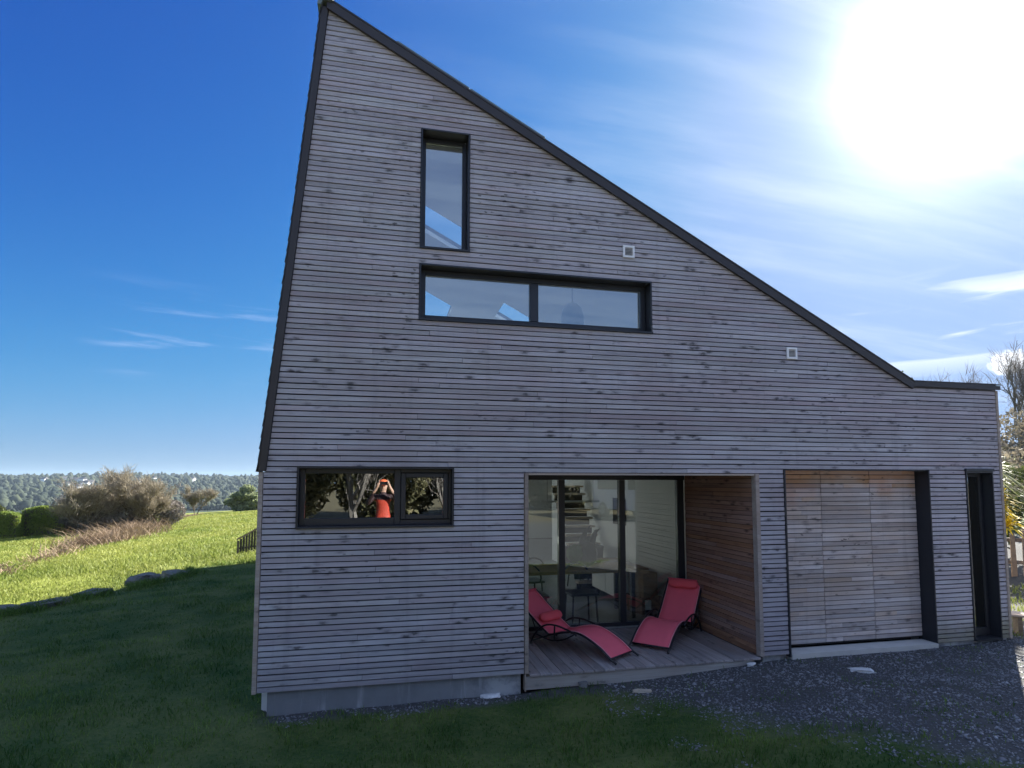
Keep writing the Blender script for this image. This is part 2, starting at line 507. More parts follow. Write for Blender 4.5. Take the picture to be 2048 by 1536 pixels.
def make_ground_mat():
    m, g, b = new_mat('ground')
    pos = g.node('ShaderNodeNewGeometry').outputs['Position']
    x, y, z = g.sep(pos)
    n = g.noise(pos, 0.9, 6.0, 0.62)
    nf = g.noise(pos, 24.0, 5.0, 0.7)
    lawn = g.mix(g.smooth(g.math('ADD', g.math('MULTIPLY', n, 0.6), g.math('MULTIPLY', nf, 0.4)), 0.35, 0.66), (0.03, 0.07, 0.016), (0.12, 0.14, 0.045))
    nb = g.noise(pos, 0.12, 5.0, 0.6)
    n3 = g.noise(pos, 3.0, 5.0, 0.7)
    field = g.mix(g.smooth(g.math('ADD', g.math('MULTIPLY', nb, 0.55), g.math('MULTIPLY', n3, 0.45)), 0.36, 0.64), (0.14, 0.175, 0.026), (0.25, 0.27, 0.06))
    brown = g.smooth(g.noise(pos, 0.33, 5.0, 0.65), 0.52, 0.68)
    field = g.mix(g.math('MULTIPLY', brown, 0.55), field, (0.26, 0.21, 0.10))
    grav = g.mix(nf, (0.035, 0.036, 0.04), (0.13, 0.128, 0.125))
    # gravel forecourt with a ragged border
    e = g.math('ADD', g.math('MULTIPLY', g.math('SUBTRACT', n3, 0.5), 1.3), g.math('MULTIPLY', g.math('SUBTRACT', n, 0.5), 1.0))
    edge = g.math('ADD', g.math('ADD', x, g.math('MULTIPLY', y, 0.62)), e)
    gm = g.math('MULTIPLY', g.smooth(edge, 3.2, 3.9), g.smooth(y, 7.0, 5.0))
    strip = g.math('MULTIPLY', g.smooth(g.math('ADD', y, g.math('MULTIPLY', e, 0.26)), -0.27, -0.10), g.math('MULTIPLY', g.smooth(x, -0.05, 0.25), g.smooth(x, 9.4, 9.3)))
    gm = g.math('MAXIMUM', gm, strip)
    far = g.smooth(y, 11.0, 18.0)
    left = g.smooth(x, -5.0, -7.5)
    c = g.mix(g.math('MAXIMUM', far, left), lawn, field)
    yard = g.math('MULTIPLY', g.smooth(g.math('ADD', x, g.math('MULTIPLY', e, 1.2)), 2.4, 3.2), g.math('MULTIPLY', g.smooth(y, -2.6, -3.6), g.smooth(x, 30, 24)))
    wood_ = g.smooth(y, 120.0, 300.0)
    c = g.mix(wood_, c, (0.03, 0.042, 0.018))
    back = g.smooth(y, -3.5, -6.0)
    dryc = g.mix(g.smooth(n3, 0.35, 0.65), (0.13, 0.135, 0.05), (0.26, 0.245, 0.14))
    c = g.mix(g.math('MULTIPLY', back, g.smooth(n, 0.12, 0.4)), c, dryc)
    c = g.mix(g.math('MAXIMUM', gm, yard), c, grav)
    litter = g.mix(n3, (0.07, 0.065, 0.038), (0.16, 0.135, 0.085))
    c = g.mix(g.smooth(g.math('ADD', y, g.math('MULTIPLY', n, 2.0)), -10.6, -12.4), c, litter)
    g.put(b.inputs['Base Color'], c)
    b.inputs['Roughness'].default_value = 0.95
    b.inputs['Specular IOR Level'].default_value = 0.15
    bump(g, b, nf, 0.5, 0.03)
    return m


M['ground'] = make_ground_mat()


# ------------------------------------------------------------------ mesh helpers
class MB:
    def __init__(self):
        self.v, self.f, self.mi = [], [], []

    def quadbox(self, pts, mi=0):
        """8 points: bottom ring 0-3 then top ring 4-7 (counter-clockwise from above)"""
        b = len(self.v)
        self.v += [tuple(p) for p in pts]
        for q in ((0, 3, 2, 1), (4, 5, 6, 7), (0, 1, 5, 4), (1, 2, 6, 5), (2, 3, 7, 6), (3, 0, 4, 7)):
            self.f.append(tuple(b + i for i in q))
            self.mi.append(mi)
        return self

    def box(self, x0, x1, y0, y1, z0, z1, mi=0):
        return self.quadbox([(x0, y0, z0), (x1, y0, z0), (x1, y1, z0), (x0, y1, z0),
                             (x0, y0, z1), (x1, y0, z1), (x1, y1, z1), (x0, y1, z1)], mi)

    def slab(self, poly, y0, y1, mi=0):
        """prism over an xz polygon from y0 to y1"""
        b = len(self.v)
        n = len(poly)
        self.v += [(p[0], y0, p[1]) for p in poly] + [(p[0], y1, p[1]) for p in poly]
        self.f.append(tuple(b + i for i in range(n)))
        self.f.append(tuple(b + n + i for i in reversed(range(n))))
        self.mi += [mi, mi]
        for i in range(n):
            j = (i + 1) % n
            self.f.append((b + i, b + n + i, b + n + j, b + j))
            self.mi.append(mi)
        return self

    def tube(self, pts, rad, n=6, mi=0, cap=True):
        pts = [Vector(p) for p in pts]
        if not isinstance(rad, (list, tuple)):
            rad = [rad] * len(pts)
        b = len(self.v)
        up = Vector((0, 0, 1))
        for i, p in enumerate(pts):
            t = (pts[min(i + 1, len(pts) - 1)] - pts[max(i - 1, 0)])
            t = t.normalized() if t.length > 1e-9 else Vector((0, 0, 1))
            a = t.cross(up)
            if a.length < 1e-3:
                a = t.cross(Vector((1, 0, 0)))
            a.normalize()
            c = a.cross(t)
            for k in range(n):
                an = 2 * math.pi * k / n
                self.v.append(tuple(p + (a * math.cos(an) + c * math.sin(an)) * rad[i]))
        for i in range(len(pts) - 1):
            for k in range(n):
                k2 = (k + 1) % n
                self.f.append((b + i * n + k, b + i * n + k2, b + (i + 1) * n + k2, b + (i + 1) * n + k))
                self.mi.append(mi)
        if cap:
            self.f.append(tuple(b + k for k in reversed(range(n))))
            self.f.append(tuple(b + (len(pts) - 1) * n + k for k in range(n)))
            self.mi += [mi, mi]
        return self

    def lathe(self, prof, n=20, mi=0, origin=(0, 0, 0)):
        b = len(self.v)
        for r, z in prof:
            for k in range(n):
                a = 2 * math.pi * k / n
                self.v.append((origin[0] + r * math.cos(a), origin[1] + r * math.sin(a), origin[2] + z))
        for i in range(len(prof) - 1):
            for k in range(n):
                k2 = (k + 1) % n
                self.f.append((b + i * n + k, b + i * n + k2, b + (i + 1) * n + k2, b + (i + 1) * n + k))
                self.mi.append(mi)
        return self

    def build(self, name, mats, parent=None, loc=(0, 0, 0), smooth=False):
        me = bpy.data.meshes.new(name)
        me.from_pydata(self.v, [], self.f)
        if not isinstance(mats, (list, tuple)):
            mats = [mats]
        for m in mats:
            me.materials.append(m)
        if len(mats) > 1:
            me.polygons.foreach_set('material_index', self.mi)
        if smooth:
            me.polygons.foreach_set('use_smooth', [True] * len(me.polygons))
        me.update()
        return link(name, me, parent, loc)


def link(name, me, parent=None, loc=(0, 0, 0)):
    o = bpy.data.objects.new(name, me)
    COL.objects.link(o)
    o.location = loc
    if parent is not None:
        o.parent = parent
    return o


def bevel(o, w=0.004, seg=1):
    md = o.modifiers.new('bevel', 'BEVEL')
    md.width = w
    md.segments = seg
    md.limit_method = 'ANGLE'
    return o


def soup(name, V, F, tint, mat, parent=None, loc=(0, 0, 0)):
    """many small triangles (numpy) as one mesh with a per-vertex tint"""
    me = bpy.data.meshes.new(name)
    nv, nf = len(V), len(F)
    me.vertices.add(nv)
    me.vertices.foreach_set('co', np.ascontiguousarray(V, dtype=np.float32).ravel())
    me.loops.add(nf * 3)
    me.loops.foreach_set('vertex_index', np.ascontiguousarray(F, dtype=np.int32).ravel())
    me.polygons.add(nf)
    me.polygons.foreach_set('loop_start', np.arange(0, nf * 3, 3, dtype=np.int32))
    me.polygons.foreach_set('loop_total', np.full(nf, 3, dtype=np.int32))
    a = me.attributes.new('tint', 'FLOAT', 'POINT')
    a.data.foreach_set('value', np.ascontiguousarray(tint, dtype=np.float32))
    me.materials.append(mat)
    me.update(calc_edges=True)
    return link(name, me, parent, loc)


def thing(name, label, cat, loc=(0, 0, 0), rz=0.0, group=None):
    o = bpy.data.objects.new(name, None)
    o.empty_display_size = 0.2
    COL.objects.link(o)
    o.location = loc
    o.rotation_euler = (0, 0, rz)
    return tag(o, label, cat, group)


def tag(o, label, cat, group=None):
    o['label'] = label
    o['category'] = cat
    if group:
        o['group'] = group
    return o


def kind(o, k):
    o['kind'] = k
    return o


def copy_tree(o, parent=None):
    c = o.copy()
    COL.objects.link(c)
    if parent is not None:
        c.parent = parent
    for ch in list(o.children):
        copy_tree(ch, c)
    return c


# ------------------------------------------------------------------ terrain
def sstep(a, b, v):
    t = min(1.0, max(0.0, (v - a) / (b - a)))
    return t * t * (3 - 2 * t)


def lerp(a, b, t):
    return a + (b - a) * t


def edge_x(y):
    if y <= 6.5:
        return -5.64 - (6.5 - y) * 0.65
    if y <= 10.2:
        return -5.64 + (y - 6.5) * 0.378
    return -4.24 + (y - 10.2) * 0.16


def nz(x, y, s, seed=0.0):
    return mnoise.noise(Vector((x * s + seed, y * s - seed, seed * 0.7)))


def zfacade(x):
    pts = [(-3, -0.27), (0, -0.225), (2.7, -0.20), (4.2, -0.15), (5.4, -0.075), (6.0, -0.055), (9.3, -0.03), (14, 0.05), (18, 0.12)]
    if x <= pts[0][0]:
        return pts[0][1] - 0.012 * (pts[0][0] - x)
    for (xa, za), (xb, zb) in zip(pts, pts[1:]):
        if x <= xb:
            return lerp(za, zb, (x - xa) / (xb - xa))
    return pts[-1][1]


def ground_z(x, y):
    T = zfacade(x)
    if y < -0.8:
        T += 0.095 * min(5.9, -0.8 - y)
    if y < -14:
        T += 0.022 * min(50.0, -14 - y)
    if x < 0 and y > 0:
        T -= 0.05 * sstep(0, 4, y)
    if 0.1 < x < 9.2 and 0.2 < y < 14.9:
        T -= 0.12
    F = -0.45 + 0.065 * (x + 3.5)
    F = max(-3.2, min(F, 0.15))
    xe = edge_x(y)
    if x < xe and y < 20:
        F -= 0.40 * math.exp(-((x - xe) / 3.0) ** 2) * sstep(18, 10, y)
    w = max(sstep(11.5, 18, y) if x < 9.0 else 0.0, sstep(0.05, -0.55, x - xe) if y > -6 else 0.0)
    z = lerp(T, F, w)
    if x > 11:
        z += min(4.5, (x - 11) * 0.10) * sstep(-6, 4, y)
    if y > 56:
        z = lerp(z, -24.0, sstep(56, 420, y) if x < 25 else sstep(140, 500, y))
        z += sstep(640, 1420, y) * (36 + 13 * nz(x, y, 0.0021, 3.1) + 4 * nz(x, y, 0.006, 7.7))
    # small unevenness
    z += 0.018 * nz(x, y, 1.7, 1.3) + 0.03 * nz(x, y, 0.45, 5.0) * (1.0 if not (-0.5 < x < 9.5 and -0.5 < y < 15) else 0.1)
    if y > 14 or x < xe - 1:
        z += 0.10 * nz(x, y, 0.13, 9.0)
    return z


def build_ground():
    def axis(lo, a, b, hi, step, grow=1.22):
        mid = list(np.arange(a, b + 1e-6, step))
        s, left = step, []
        v = a
        while v > lo:
            s *= grow
            v -= s
            left.append(v)
        s, right = step, []
        v = b
        while v < hi:
            s *= grow
            v += s
            right.append(v)
        return list(reversed(left)) + mid + right
    xs = axis(-2500, -13, 14, 2500, 0.22)
    ys = axis(-500, -3.5, 19, 3000, 0.22)
    V = [(x, y, ground_z(x, y)) for y in ys for x in xs]
    n = len(xs)
    F = [(j * n + i, j * n + i + 1, (j + 1) * n + i + 1, (j + 1) * n + i) for j in range(len(ys) - 1) for i in range(n - 1)]
    me = bpy.data.meshes.new('ground')
    me.from_pydata(V, [], F)
    me.materials.append(M['ground'])
    me.polygons.foreach_set('use_smooth', [True] * len(F))
    me.update()
    return kind(link('ground', me), 'structure')


build_ground()

# ------------------------------------------------------------------ the house
DEPTH = 15.0
PITCH = 0.0566
house = thing('house', 'timber clad house with a steep asymmetric roof and grey weathered boards', 'house', (0, 0, 0))
rng = random.Random(11)

OPEN = {                                 # x0, x1, z0, z1
    'kitchen': (0.316, 1.898, 28 * PITCH, 39 * PITCH),
    'recess': (2.671, 5.581, -0.2, 38 * PITCH),
    'garage': (5.922, 8.082, -0.2, 39 * PITCH),
    'narrow': (8.670, 9.121, -0.2, 38.75 * PITCH),
    'long': (1.508, 4.221, 67 * PITCH, 78 * PITCH),
    'tall': (1.509, 2.050, 81 * PITCH, 105 * PITCH),
}


def xl(z):
    return 0.0 if z < 2.155 else 0.024 + (z - 2.158) * (0.510 - 0.024) / (7.15 - 2.158)


def xr(z):
    return 9.245 if z < 3.297 else 0.510 + (7.15 - z) / 0.5245


def segments(z0, z1):
    """clear stretches of the front wall between z0 and z1"""
    zm = (z0 + z1) / 2
    segs = [(xl(zm), xr(zm))]
    for (a, b, c, d) in OPEN.values():
        if c < zm < d:
            nxt = []
            for s, e in segs:
                if b <= s or a >= e:
                    nxt.append((s, e))
                else:
                    if a > s:
                        nxt.append((s, a))
                    if b < e:
                        nxt.append((b, e))
            segs = nxt
    return segs, xl(zm), xr(zm)


def front_wall(name, y0, y1, mat):
    zs = sorted({0.0, 2.155, 3.297, 7.145} | {v for o in OPEN.values() for v in o[2:] if v > 0})
    mb = MB()
    for z0, z1 in zip(zs, zs[1:]):
        segs, L, Rr = segments(z0, z1)
        for s, e in segs:
            a0, a1 = (xl(z0 + 1e-4), xl(z1 - 1e-4)) if s == L else (s, s)
            b0, b1 = (xr(z0 + 1e-4), xr(z1 - 1e-4)) if e == Rr else (e, e)
            mb.quadbox([(a0, y0, z0), (b0, y0, z0), (b0, y1, z0), (a0, y1, z0),
                        (a1, y0, z1), (max(b1, a1 + 1e-3), y0, z1), (max(b1, a1 + 1e-3), y1, z1), (a1, y1, z1)])
    return mb.build(name, mat, house)


front_wall('wall_membrane', 0.030, 0.055, M['membrane'])
front_wall('wall', 0.058, 0.26, M['white'])

# --- facade boards, one object each
GAP = 0.0122
boards = []
for k in range(126):
    z0, z1 = k * PITCH + GAP * 0.5, (k + 1) * PITCH - GAP * 0.5
    segs, L, Rr = segments(z0, z1)
    for s, e in segs:
        cuts = [s]
        p = s + rng.uniform(0.5, 3.6)
        while p < e - 0.35:
            cuts.append(p)
            p += rng.uniform(2.3, 4.4)
        cuts.append(e)
        for a, b in zip(cuts, cuts[1:]):
            ga = 0.0 if a == s else 0.0016
            gb = 0.0 if b == e else 0.0016
            a0, a1 = (xl(z0), xl(z1)) if a == L else (a + ga, a + ga)
            b0, b1 = (xr(z0), xr(z1)) if b == Rr else (b - gb, b - gb)
            a0, a1 = (a0 + 0.004, a1 + 0.004) if a == s and a != L else (a0, a1)
            b0, b1 = (b0 - 0.004, b1 - 0.004) if b == e and b != Rr else (b0, b1)
            if b1 <= a1 + 0.004:
                b1 = a1 + 0.004
            dy = rng.uniform(-0.0025, 0.0025)
            dz = rng.uniform(-0.0014, 0.0014)
            boards.append((b0 - a0, a0, a1, b0, b1, z0 + dz, z1 + dz + rng.uniform(-0.001, 0.001), dy))
boards.sort(reverse=True)


def board_pts(bd, c=(0, 0, 0)):
    _, a0, a1, b0, b1, z0, z1, dy = bd
    y0, y1 = dy, 0.024 + dy
    ch = 0.007          # chamfered lower edge sheds water
    P = [(a0, y0, z0), (b0, y0, z0), (b0, y1, z0), (a0, y1, z0), (a1, y0, z1), (b1, y0, z1), (b1, y1, z1 - ch * 0.3), (a1, y1, z1 - ch * 0.3)]
    return [(p[0] - c[0], p[1] - c[1], p[2] - c[2]) for p in P]


for bd in boards[:300]:
    c = ((bd[1] + bd[3]) / 2, 0, (bd[5] + bd[6]) / 2)
    MB().quadbox(board_pts(bd, c)).build('board', M['wood'], house, c)
if boards[300:]:
    mb = MB()
    for bd in boards[300:]:
        mb.quadbox(board_pts(bd))
    kind(mb.build('short_boards', M['wood'], house), 'stuff')

# --- corner posts and trims
bevel(MB().box(-0.046, -0.005, -0.008, 0.11, -0.005, 2.15).build('corner_post', M['wood_trim'], house))
bevel(MB().box(9.249, 9.290, -0.008, 0.11, -0.005, 3.29).build('corner_post', M['wood_trim'], house))
bevel(MB().box(2.674, 2.716, -0.014, 0.075, 0.0, 2.149).build('trim_post', M['wood_trim'], house))
bevel(MB().box(5.526, 5.579, -0.014, 0.075, 0.0, 2.149).build('trim_post', M['wood_trim'], house))
MB().box(2.72, 5.522, 0.003, 0.075, 2.128, 2.149).build('lintel_trim', M['wood_trim'], house)

# --- foundation
MB().box(0.09, 2.64, 0.045, 0.4, -0.6, -0.004).build('foundation', M['concrete'], house)
MB().box(5.60, 5.92, 0.06, 0.4, -0.6, -0.012).build('foundation', M['concrete'], house)
MB().box(8.09, 9.235, 0.03, 0.4, -0.6, -0.006).build('foundation', M['concrete'], house)

# --- side and rear walls, floors
MB().box(0.0, 0.2, 0.262, DEPTH, -0.5, 2.15).build('side_wall', M['white'], house)
MB().box(9.03, 9.243, 0.262, DEPTH, -0.5, 3.29).build('side_wall', M['white'], house)
rear = MB()
rear.box(0.21, 1.2, DEPTH - 0.2, DEPTH, 0, 2.3).box(5.4, 9.0, DEPTH - 0.2, DEPTH, 0, 2.3).box(1.2, 5.4, DEPTH - 0.2, DEPTH, 2.1, 2.3)
rear.slab([(0.05, 2.302), (9.0, 2.302), (9.0, 3.28), (7.8, 3.28), (5.9, 4.28), (0.25, 4.28)], DEPTH - 0.2, DEPTH)
rear.slab([(0.25, 4.282), (1.3, 4.282), (1.3, 5.8), (0.39, 5.8)], DEPTH - 0.2, DEPTH)
rear.slab([(2.4, 4.282), (5.85, 4.282), (2.95, 5.8), (2.4, 5.8)], DEPTH - 0.2, DEPTH)
rear.slab([(0.4, 5.802), (2.9, 5.802), (0.51, 7.05)], DEPTH - 0.2, DEPTH)
rear.build('rear_wall', M['white'], house)
MB().box(0.21, 9.02, 1.76, DEPTH - 0.21, -0.4, -0.002).build('ground_floor', M['floor'], house)
MB().box(0.21, 9.02, 0.265, 4.4, 2.30, 2.42).build('upper_floor', M['white'], house)
MB().box(5.73, 9.02, 4.41, DEPTH - 0.21, 2.30, 2.42).build('upper_floor', M['white'], house)
MB().box(0.21, 2.515, 1.15, 1.22, 0.0, 2.295).build('kitchen_dark_panel', M['grey_fab'], house)  # dark sheet added so the room behind the kitchen window stays dark
MB().box(5.58, 5.72, 0.27, 9.0, 0.0, 2.295).build('partition_wall', M['white'], house)
MB().box(2.52, 2.664, 0.27, 1.70, 0.0, 2.295).build('partition_wall', M['white'], house)
for i in range(27):  # planks added to imitate the porch boards mirrored in the door glass
    MB().box(5.564, 5.5785, 1.80, 3.55, i * 0.085 + 0.004, (i + 1) * 0.085 - 0.003).build('reflection_plank', M['white_paint'], house)

# --- roof: steep slated face, long slope, flat part
roof = MB()
roof.slab([(-0.052, 2.162), (0.022, 2.162), (0.505, 7.15), (0.436, 7.17)], -0.012, DEPTH + 0.05)
roof_o = roof.build('roof', M['slate'], house)


def zr(x):                       # outer line of the long slope
    return 7.225 - 0.5235 * (x - 0.5)


mb = MB()
SKY = [(1.2, 2.6, 2.82, 3.75), (1.2, 2.6, 6.6, 13.0), (3.4, 4.1, 4.75, 5.7), (3.4, 4.1, 6.6, 13.0), (4.5, 5.6, 9.6, 13.0)]   # roof lights: x0, x1, y0, y1; rear ones unseen, added to brighten the rooms
xs = sorted({0.5, 7.86} | {s[0] for s in SKY} | {s[1] for s in SKY})
for a, b in zip(xs, xs[1:]):
    ys = [-0.01]
    for s in sorted(SKY, key=lambda q: q[2]):
        if s[0] <= a and b <= s[1]:
            ys += [s[2], s[3]]
    ys.append(DEPTH + 0.05)
    for y0, y1 in zip(ys[::2], ys[1::2]):
        mb.slab([(a, zr(a) - 0.085), (b, zr(b) - 0.085), (b, zr(b) - 0.014), (a, zr(a) - 0.014)], y0, y1, 0)
        mb.slab([(a, zr(a) - 0.16), (b, zr(b) - 0.16), (b, zr(b) - 0.088), (a, zr(a) - 0.088)], max(y0, 0.27), y1, 1)
mb.build('long_roof', [M['slate'], M['white']], house)
MB().slab([(0.49, zr(0.49) - 0.108), (7.862, zr(7.862) - 0.108), (7.884, zr(7.884)), (0.49, zr(0.49))], -0.046, -0.013).build('verge_board', M['metal_brown'], house)
MB().slab([(0.46, zr(0.46) - 0.004), (7.90, zr(7.90) - 0.004), (7.905, zr(7.905) + 0.014), (0.46, zr(0.46) + 0.016)], -0.052, 0.25).build('verge_capping', M['metal_brown'], house)
MB().box(7.86, 9.26, 0.0, DEPTH, 3.24, 3.30).build('flat_roof', M['metal_brown'], house)
MB().box(7.852, 9.294, -0.040, -0.011, 3.298, 3.366).build('parapet_coping', M['metal_brown'], house)
MB().box(7.86, 9.297, -0.046, 0.3, 3.368, 3.376).build('parapet_capping', M['metal_brown'], house)
MB().box(9.215, 9.30, -0.05, 0.10, 3.345, 3.366).build('coping_end', M['alu'], house)
MB().slab([(0.395, 7.13), (0.43, 7.13), (0.45, 7.19), (0.545, 7.195), (0.56, 7.225), (0.50, 7.275), (0.43, 7.27), (0.405, 7.235)], -0.07, DEPTH).build('ridge_cap', M['zinc'], house)
# slates stepping up the edge of the steep face, each a piece
ns = 44
for i in range(ns):
    t0 = i / ns
    ln = 5.03 / ns * 1.35
    x0, z0 = -0.056 + t0 * 0.485, 2.150 + t0 * 4.98
    tx, tz = 0.0964, 0.9953
    nx, nzv = -tz, tx
    off = 0.012 + rng.uniform(-0.003, 0.003)
    a = (x0 + nx * off, z0 + nzv * off)
    b_ = (x0 + tx * ln + nx * 0.002, z0 + tz * ln + nzv * 0.002)
    mb = MB().slab([a, (a[0] - nx * 0.009, a[1] - nzv * 0.009), (b_[0] - nx * 0.009, b_[1] - nzv * 0.009), b_], -0.028 + rng.uniform(-0.004, 0.004), 0.30)
    mb.build('slate', M['slate'], house)
MB().slab([(-0.050, 2.156), (0.018, 2.156), (0.503, 7.14), (0.440, 7.15)], -0.024, -0.0125).build('verge_board', M['metal_brown'], house)


# --- windows
def ring(mb, x0, x1, z0, z1, t, y0, y1, tb=None):
    tb = t if tb is None else tb
    mb.box(x0, x0 + t, y0, y1, z0, z1).box(x1 - t, x1, y0, y1, z0, z1)
    mb.box(x0 + t, x1 - t, y0, y1, z1 - t, z1).box(x0 + t, x1 - t, y0, y1, z0, z0 + tb)
    return mb


def window(key, label, frames, lining=0.016, depth=0.12, sash=()):
    x0, x1, z0, z1 = OPEN[key]
    w = thing_part('window', house, label)
    ring(MB(), x0 + 0.001, x1 - 0.001, z0 + 0.001, z1 - 0.001, lining, -0.012, depth + 0.055).build('lining', M['metal'], w)
    return w


def thing_part(name, parent, label=None):
    o = bpy.data.objects.new(name, None)
    COL.objects.link(o)
    o.parent = parent
    if label:
        o['label'] = label
    return o


# kitchen window
k = window('kitchen', 'low wide kitchen window with a fixed pane and a small opening sash', None)
x0, x1, z0, z1 = OPEN['kitchen']
a, b = x0 + 0.017, x1 - 0.017
fm = MB()
fm.box(a, 0.383, 0.085, 0.15, z0 + 0.017, z1 - 0.017).box(1.281, 1.345, 0.085, 0.15, z0 + 0.017, z1 - 0.017)
fm.box(0.383, 1.281, 0.085, 0.15, 2.139, z1 - 0.017).box(0.383, 1.281, 0.085, 0.15, z0 + 0.017, 1.677)
fm.box(1.345, b, 0.085, 0.15, 2.150, z1 - 0.017).box(1.345, b, 0.085, 0.15, z0 + 0.017, 1.655).box(1.848, b, 0.085, 0.15, 1.655, 2.150)
bevel(fm.build('frame', M['metal'], k), 0.004)
bevel(ring(MB(), 1.349, 1.845, 1.659, 2.146, 0.048, 0.068, 0.135).build('sash', M['metal'], k), 0.005)
MB().box(0.384, 1.280, 0.115, 0.121, 1.678, 2.138).build('pane', M['glass'], k)
MB().box(1.398, 1.796, 0.098, 0.104, 1.708, 2.097).build('pane', M['glass'], k)
bevel(MB().box(x0 - 0.006, x1 + 0.006, -0.03, 0.083, z0 - 0.004, z0 + 0.014).build('sill', M['metal'], k), 0.003)

# tall window
k = window('tall', 'tall narrow attic window', None, depth=0.15)
x0, x1, z0, z1 = OPEN['tall']
bevel(ring(MB(), x0 + 0.018, x1 - 0.018, z0 + 0.018, z1 - 0.018, 0.046, 0.15, 0.21, 0.07).build('frame', M['metal'], k), 0.004)
MB().box(x0 + 0.065, x1 - 0.065, 0.178, 0.184, z0 + 0.089, z1 - 0.065).build('pane', M['glass'], k)
MB().box(x0 - 0.004, x1 + 0.004, -0.022, 0.148, z0 - 0.003, z0 + 0.0175).build('sill', M['metal'], k)

# long window
k = window('long', 'long horizontal upper window in two lights', None, depth=0.14)
x0, x1, z0, z1 = OPEN['long']
fm = ring(MB(), x0 + 0.018, x1 - 0.018, z0 + 0.018, z1 - 0.018, 0.058, 0.14, 0.21, 0.078)
fm.box(2.775, 2.875, 0.141, 0.209, z0 + 0.097, z1 - 0.077)
bevel(fm.build('frame', M['metal'], k), 0.004)
MB().box(x0 + 0.077, 2.774, 0.172, 0.178, z0 + 0.097, z1 - 0.077).build('pane', M['glass'], k)
MB().box(2.876, x1 - 0.077, 0.172, 0.178, z0 + 0.097, z1 - 0.077).build('pane', M['glass'], k)
MB().box(x0 - 0.004, x1 + 0.004, -0.022, 0.138, z0 - 0.003, z0 + 0.0175).build('sill', M['metal'], k)

# narrow glazed door at the right end
k = thing_part('narrow_window', house, 'full height dark narrow window at the right end')
x0, x1, z0, z1 = 8.670, 9.121, 0.0, 38.75 * PITCH
mb = MB().box(x0 + 0.001, x0 + 0.016, -0.012, 0.20, 0.0, z1 - 0.001).box(x1 - 0.016, x1 - 0.001, -0.012, 0.20, 0.0, z1 - 0.001)
mb.box(x0 + 0.016, x1 - 0.016, -0.012, 0.20, z1 - 0.02, z1 - 0.001)
mb.build('lining', M['metal'], k)
bevel(MB().box(x0 - 0.01, x1 + 0.006, -0.03, 0.02, z1, z1 + 0.036).build('header', M['metal'], k), 0.003)
bevel(ring(MB(), x0 + 0.018, x1 - 0.018, 0.02, z1 - 0.022, 0.045, 0.135, 0.195, 0.10).build('frame', M['metal'], k), 0.004)
MB().box(x0 + 0.064, x1 - 0.064, 0.160, 0.166, 0.121, z1 - 0.068).build('pane', M['glass'], k)
MB().box(x0 + 0.017, x1 - 0.017, -0.025, 0.133, -0.006, 0.018).build('sill', M['metal'], k)
MB().box(8.2, 9.02, 0.9, 0.95, 0.0, 2.29).build('inner_lining', M['grey_fab'], k)

# --- garage door: three columns of narrow boards
gd = thing_part('garage_door', house, 'wide timber clad garage door of three panels, reddish at the top')
gx0, gx1 = 5.944, 8.066
MB().box(gx0, gx1, 0.215, 0.26, 0.03, 2.2).build('backing', M['membrane'], gd)
cols = [(5.956, 6.595), (6.604, 7.335), (7.344, 8.058)]
gb = []
for (ca, cb) in cols:
    for i in range(38):
        z0 = 0.052 + i * PITCH + 0.0042
        z1 = 0.052 + (i + 1) * PITCH - 0.0042
        cuts = [ca, cb]
        if rng.random() < 0.28:
            cuts = [ca, rng.uniform(ca + 0.2, cb - 0.2), cb]
        for u, v in zip(cuts, cuts[1:]):
            gb.append((u + (0.001 if u != ca else 0), v - (0.001 if v != cb else 0), z0, z1))
for (u, v, z0, z1) in gb:
    c = ((u + v) / 2, 0.2, (z0 + z1) / 2)
    dy = rng.uniform(-0.002, 0.002)
    MB().box(u - c[0], v - c[0], -0.009 + dy, 0.013 + dy, z0 - c[2], z1 - c[2]).build('board', M['wood_garage'], gd, c)
mb = MB().box(5.923, 5.941, -0.014, 0.255, -0.03, 2.204).box(8.066, 8.081, -0.014, 0.255, -0.03, 2.204)
mb.box(5.941, 8.066, 0.004, 0.255, 2.196, 2.2055)
mb.build('reveal', M['metal'], gd)
MB().box(5.944, 8.064, -0.030, 0.214, -0.3, 0.006).build('threshold', M['sill'], gd)
MB().box(5.93, 8.07, 0.03, 0.5, -0.5, -0.302).build('threshold_base', M['concrete'], gd)

# --- recessed porch
pc = thing_part('porch', house, 'recessed porch lined with red brown boards')
for i in range(38):
    z0, z1 = i * PITCH + 0.0025, (i + 1) * PITCH - 0.0025
    cuts = [0.078, 1.70]
    if rng.random() < 0.6:
        cuts = [0.078, rng.uniform(0.4, 1.4), 1.70]
    for u, v in zip(cuts, cuts[1:]):
        c = (5.54, (u + v) / 2, (z0 + z1) / 2)
        dx = rng.uniform(-0.003, 0.003)
        MB().box(-0.016 + dx, 0.006 + dx, u - c[1] + 0.0008, v - c[1] - 0.0008, z0 - c[2], z1 - c[2]).build('board', M['wood_recess'], pc, c)
MB().box(5.549, 5.578, 0.08, 1.74, 0.0, 2.15).build('backing', M['membrane'], pc)
MB().box(2.672, 2.70, 0.08, 1.74, 0.0, 2.15).build('left_lining', M['wood_recess'], pc)
for i in range(18):
    MB().box(2.702, 5.522, 0.08 + i * 0.0925, 0.08 + (i + 1) * 0.0925 - 0.004, 2.150, 2.168).build('soffit_board', M['wood_recess'], pc)

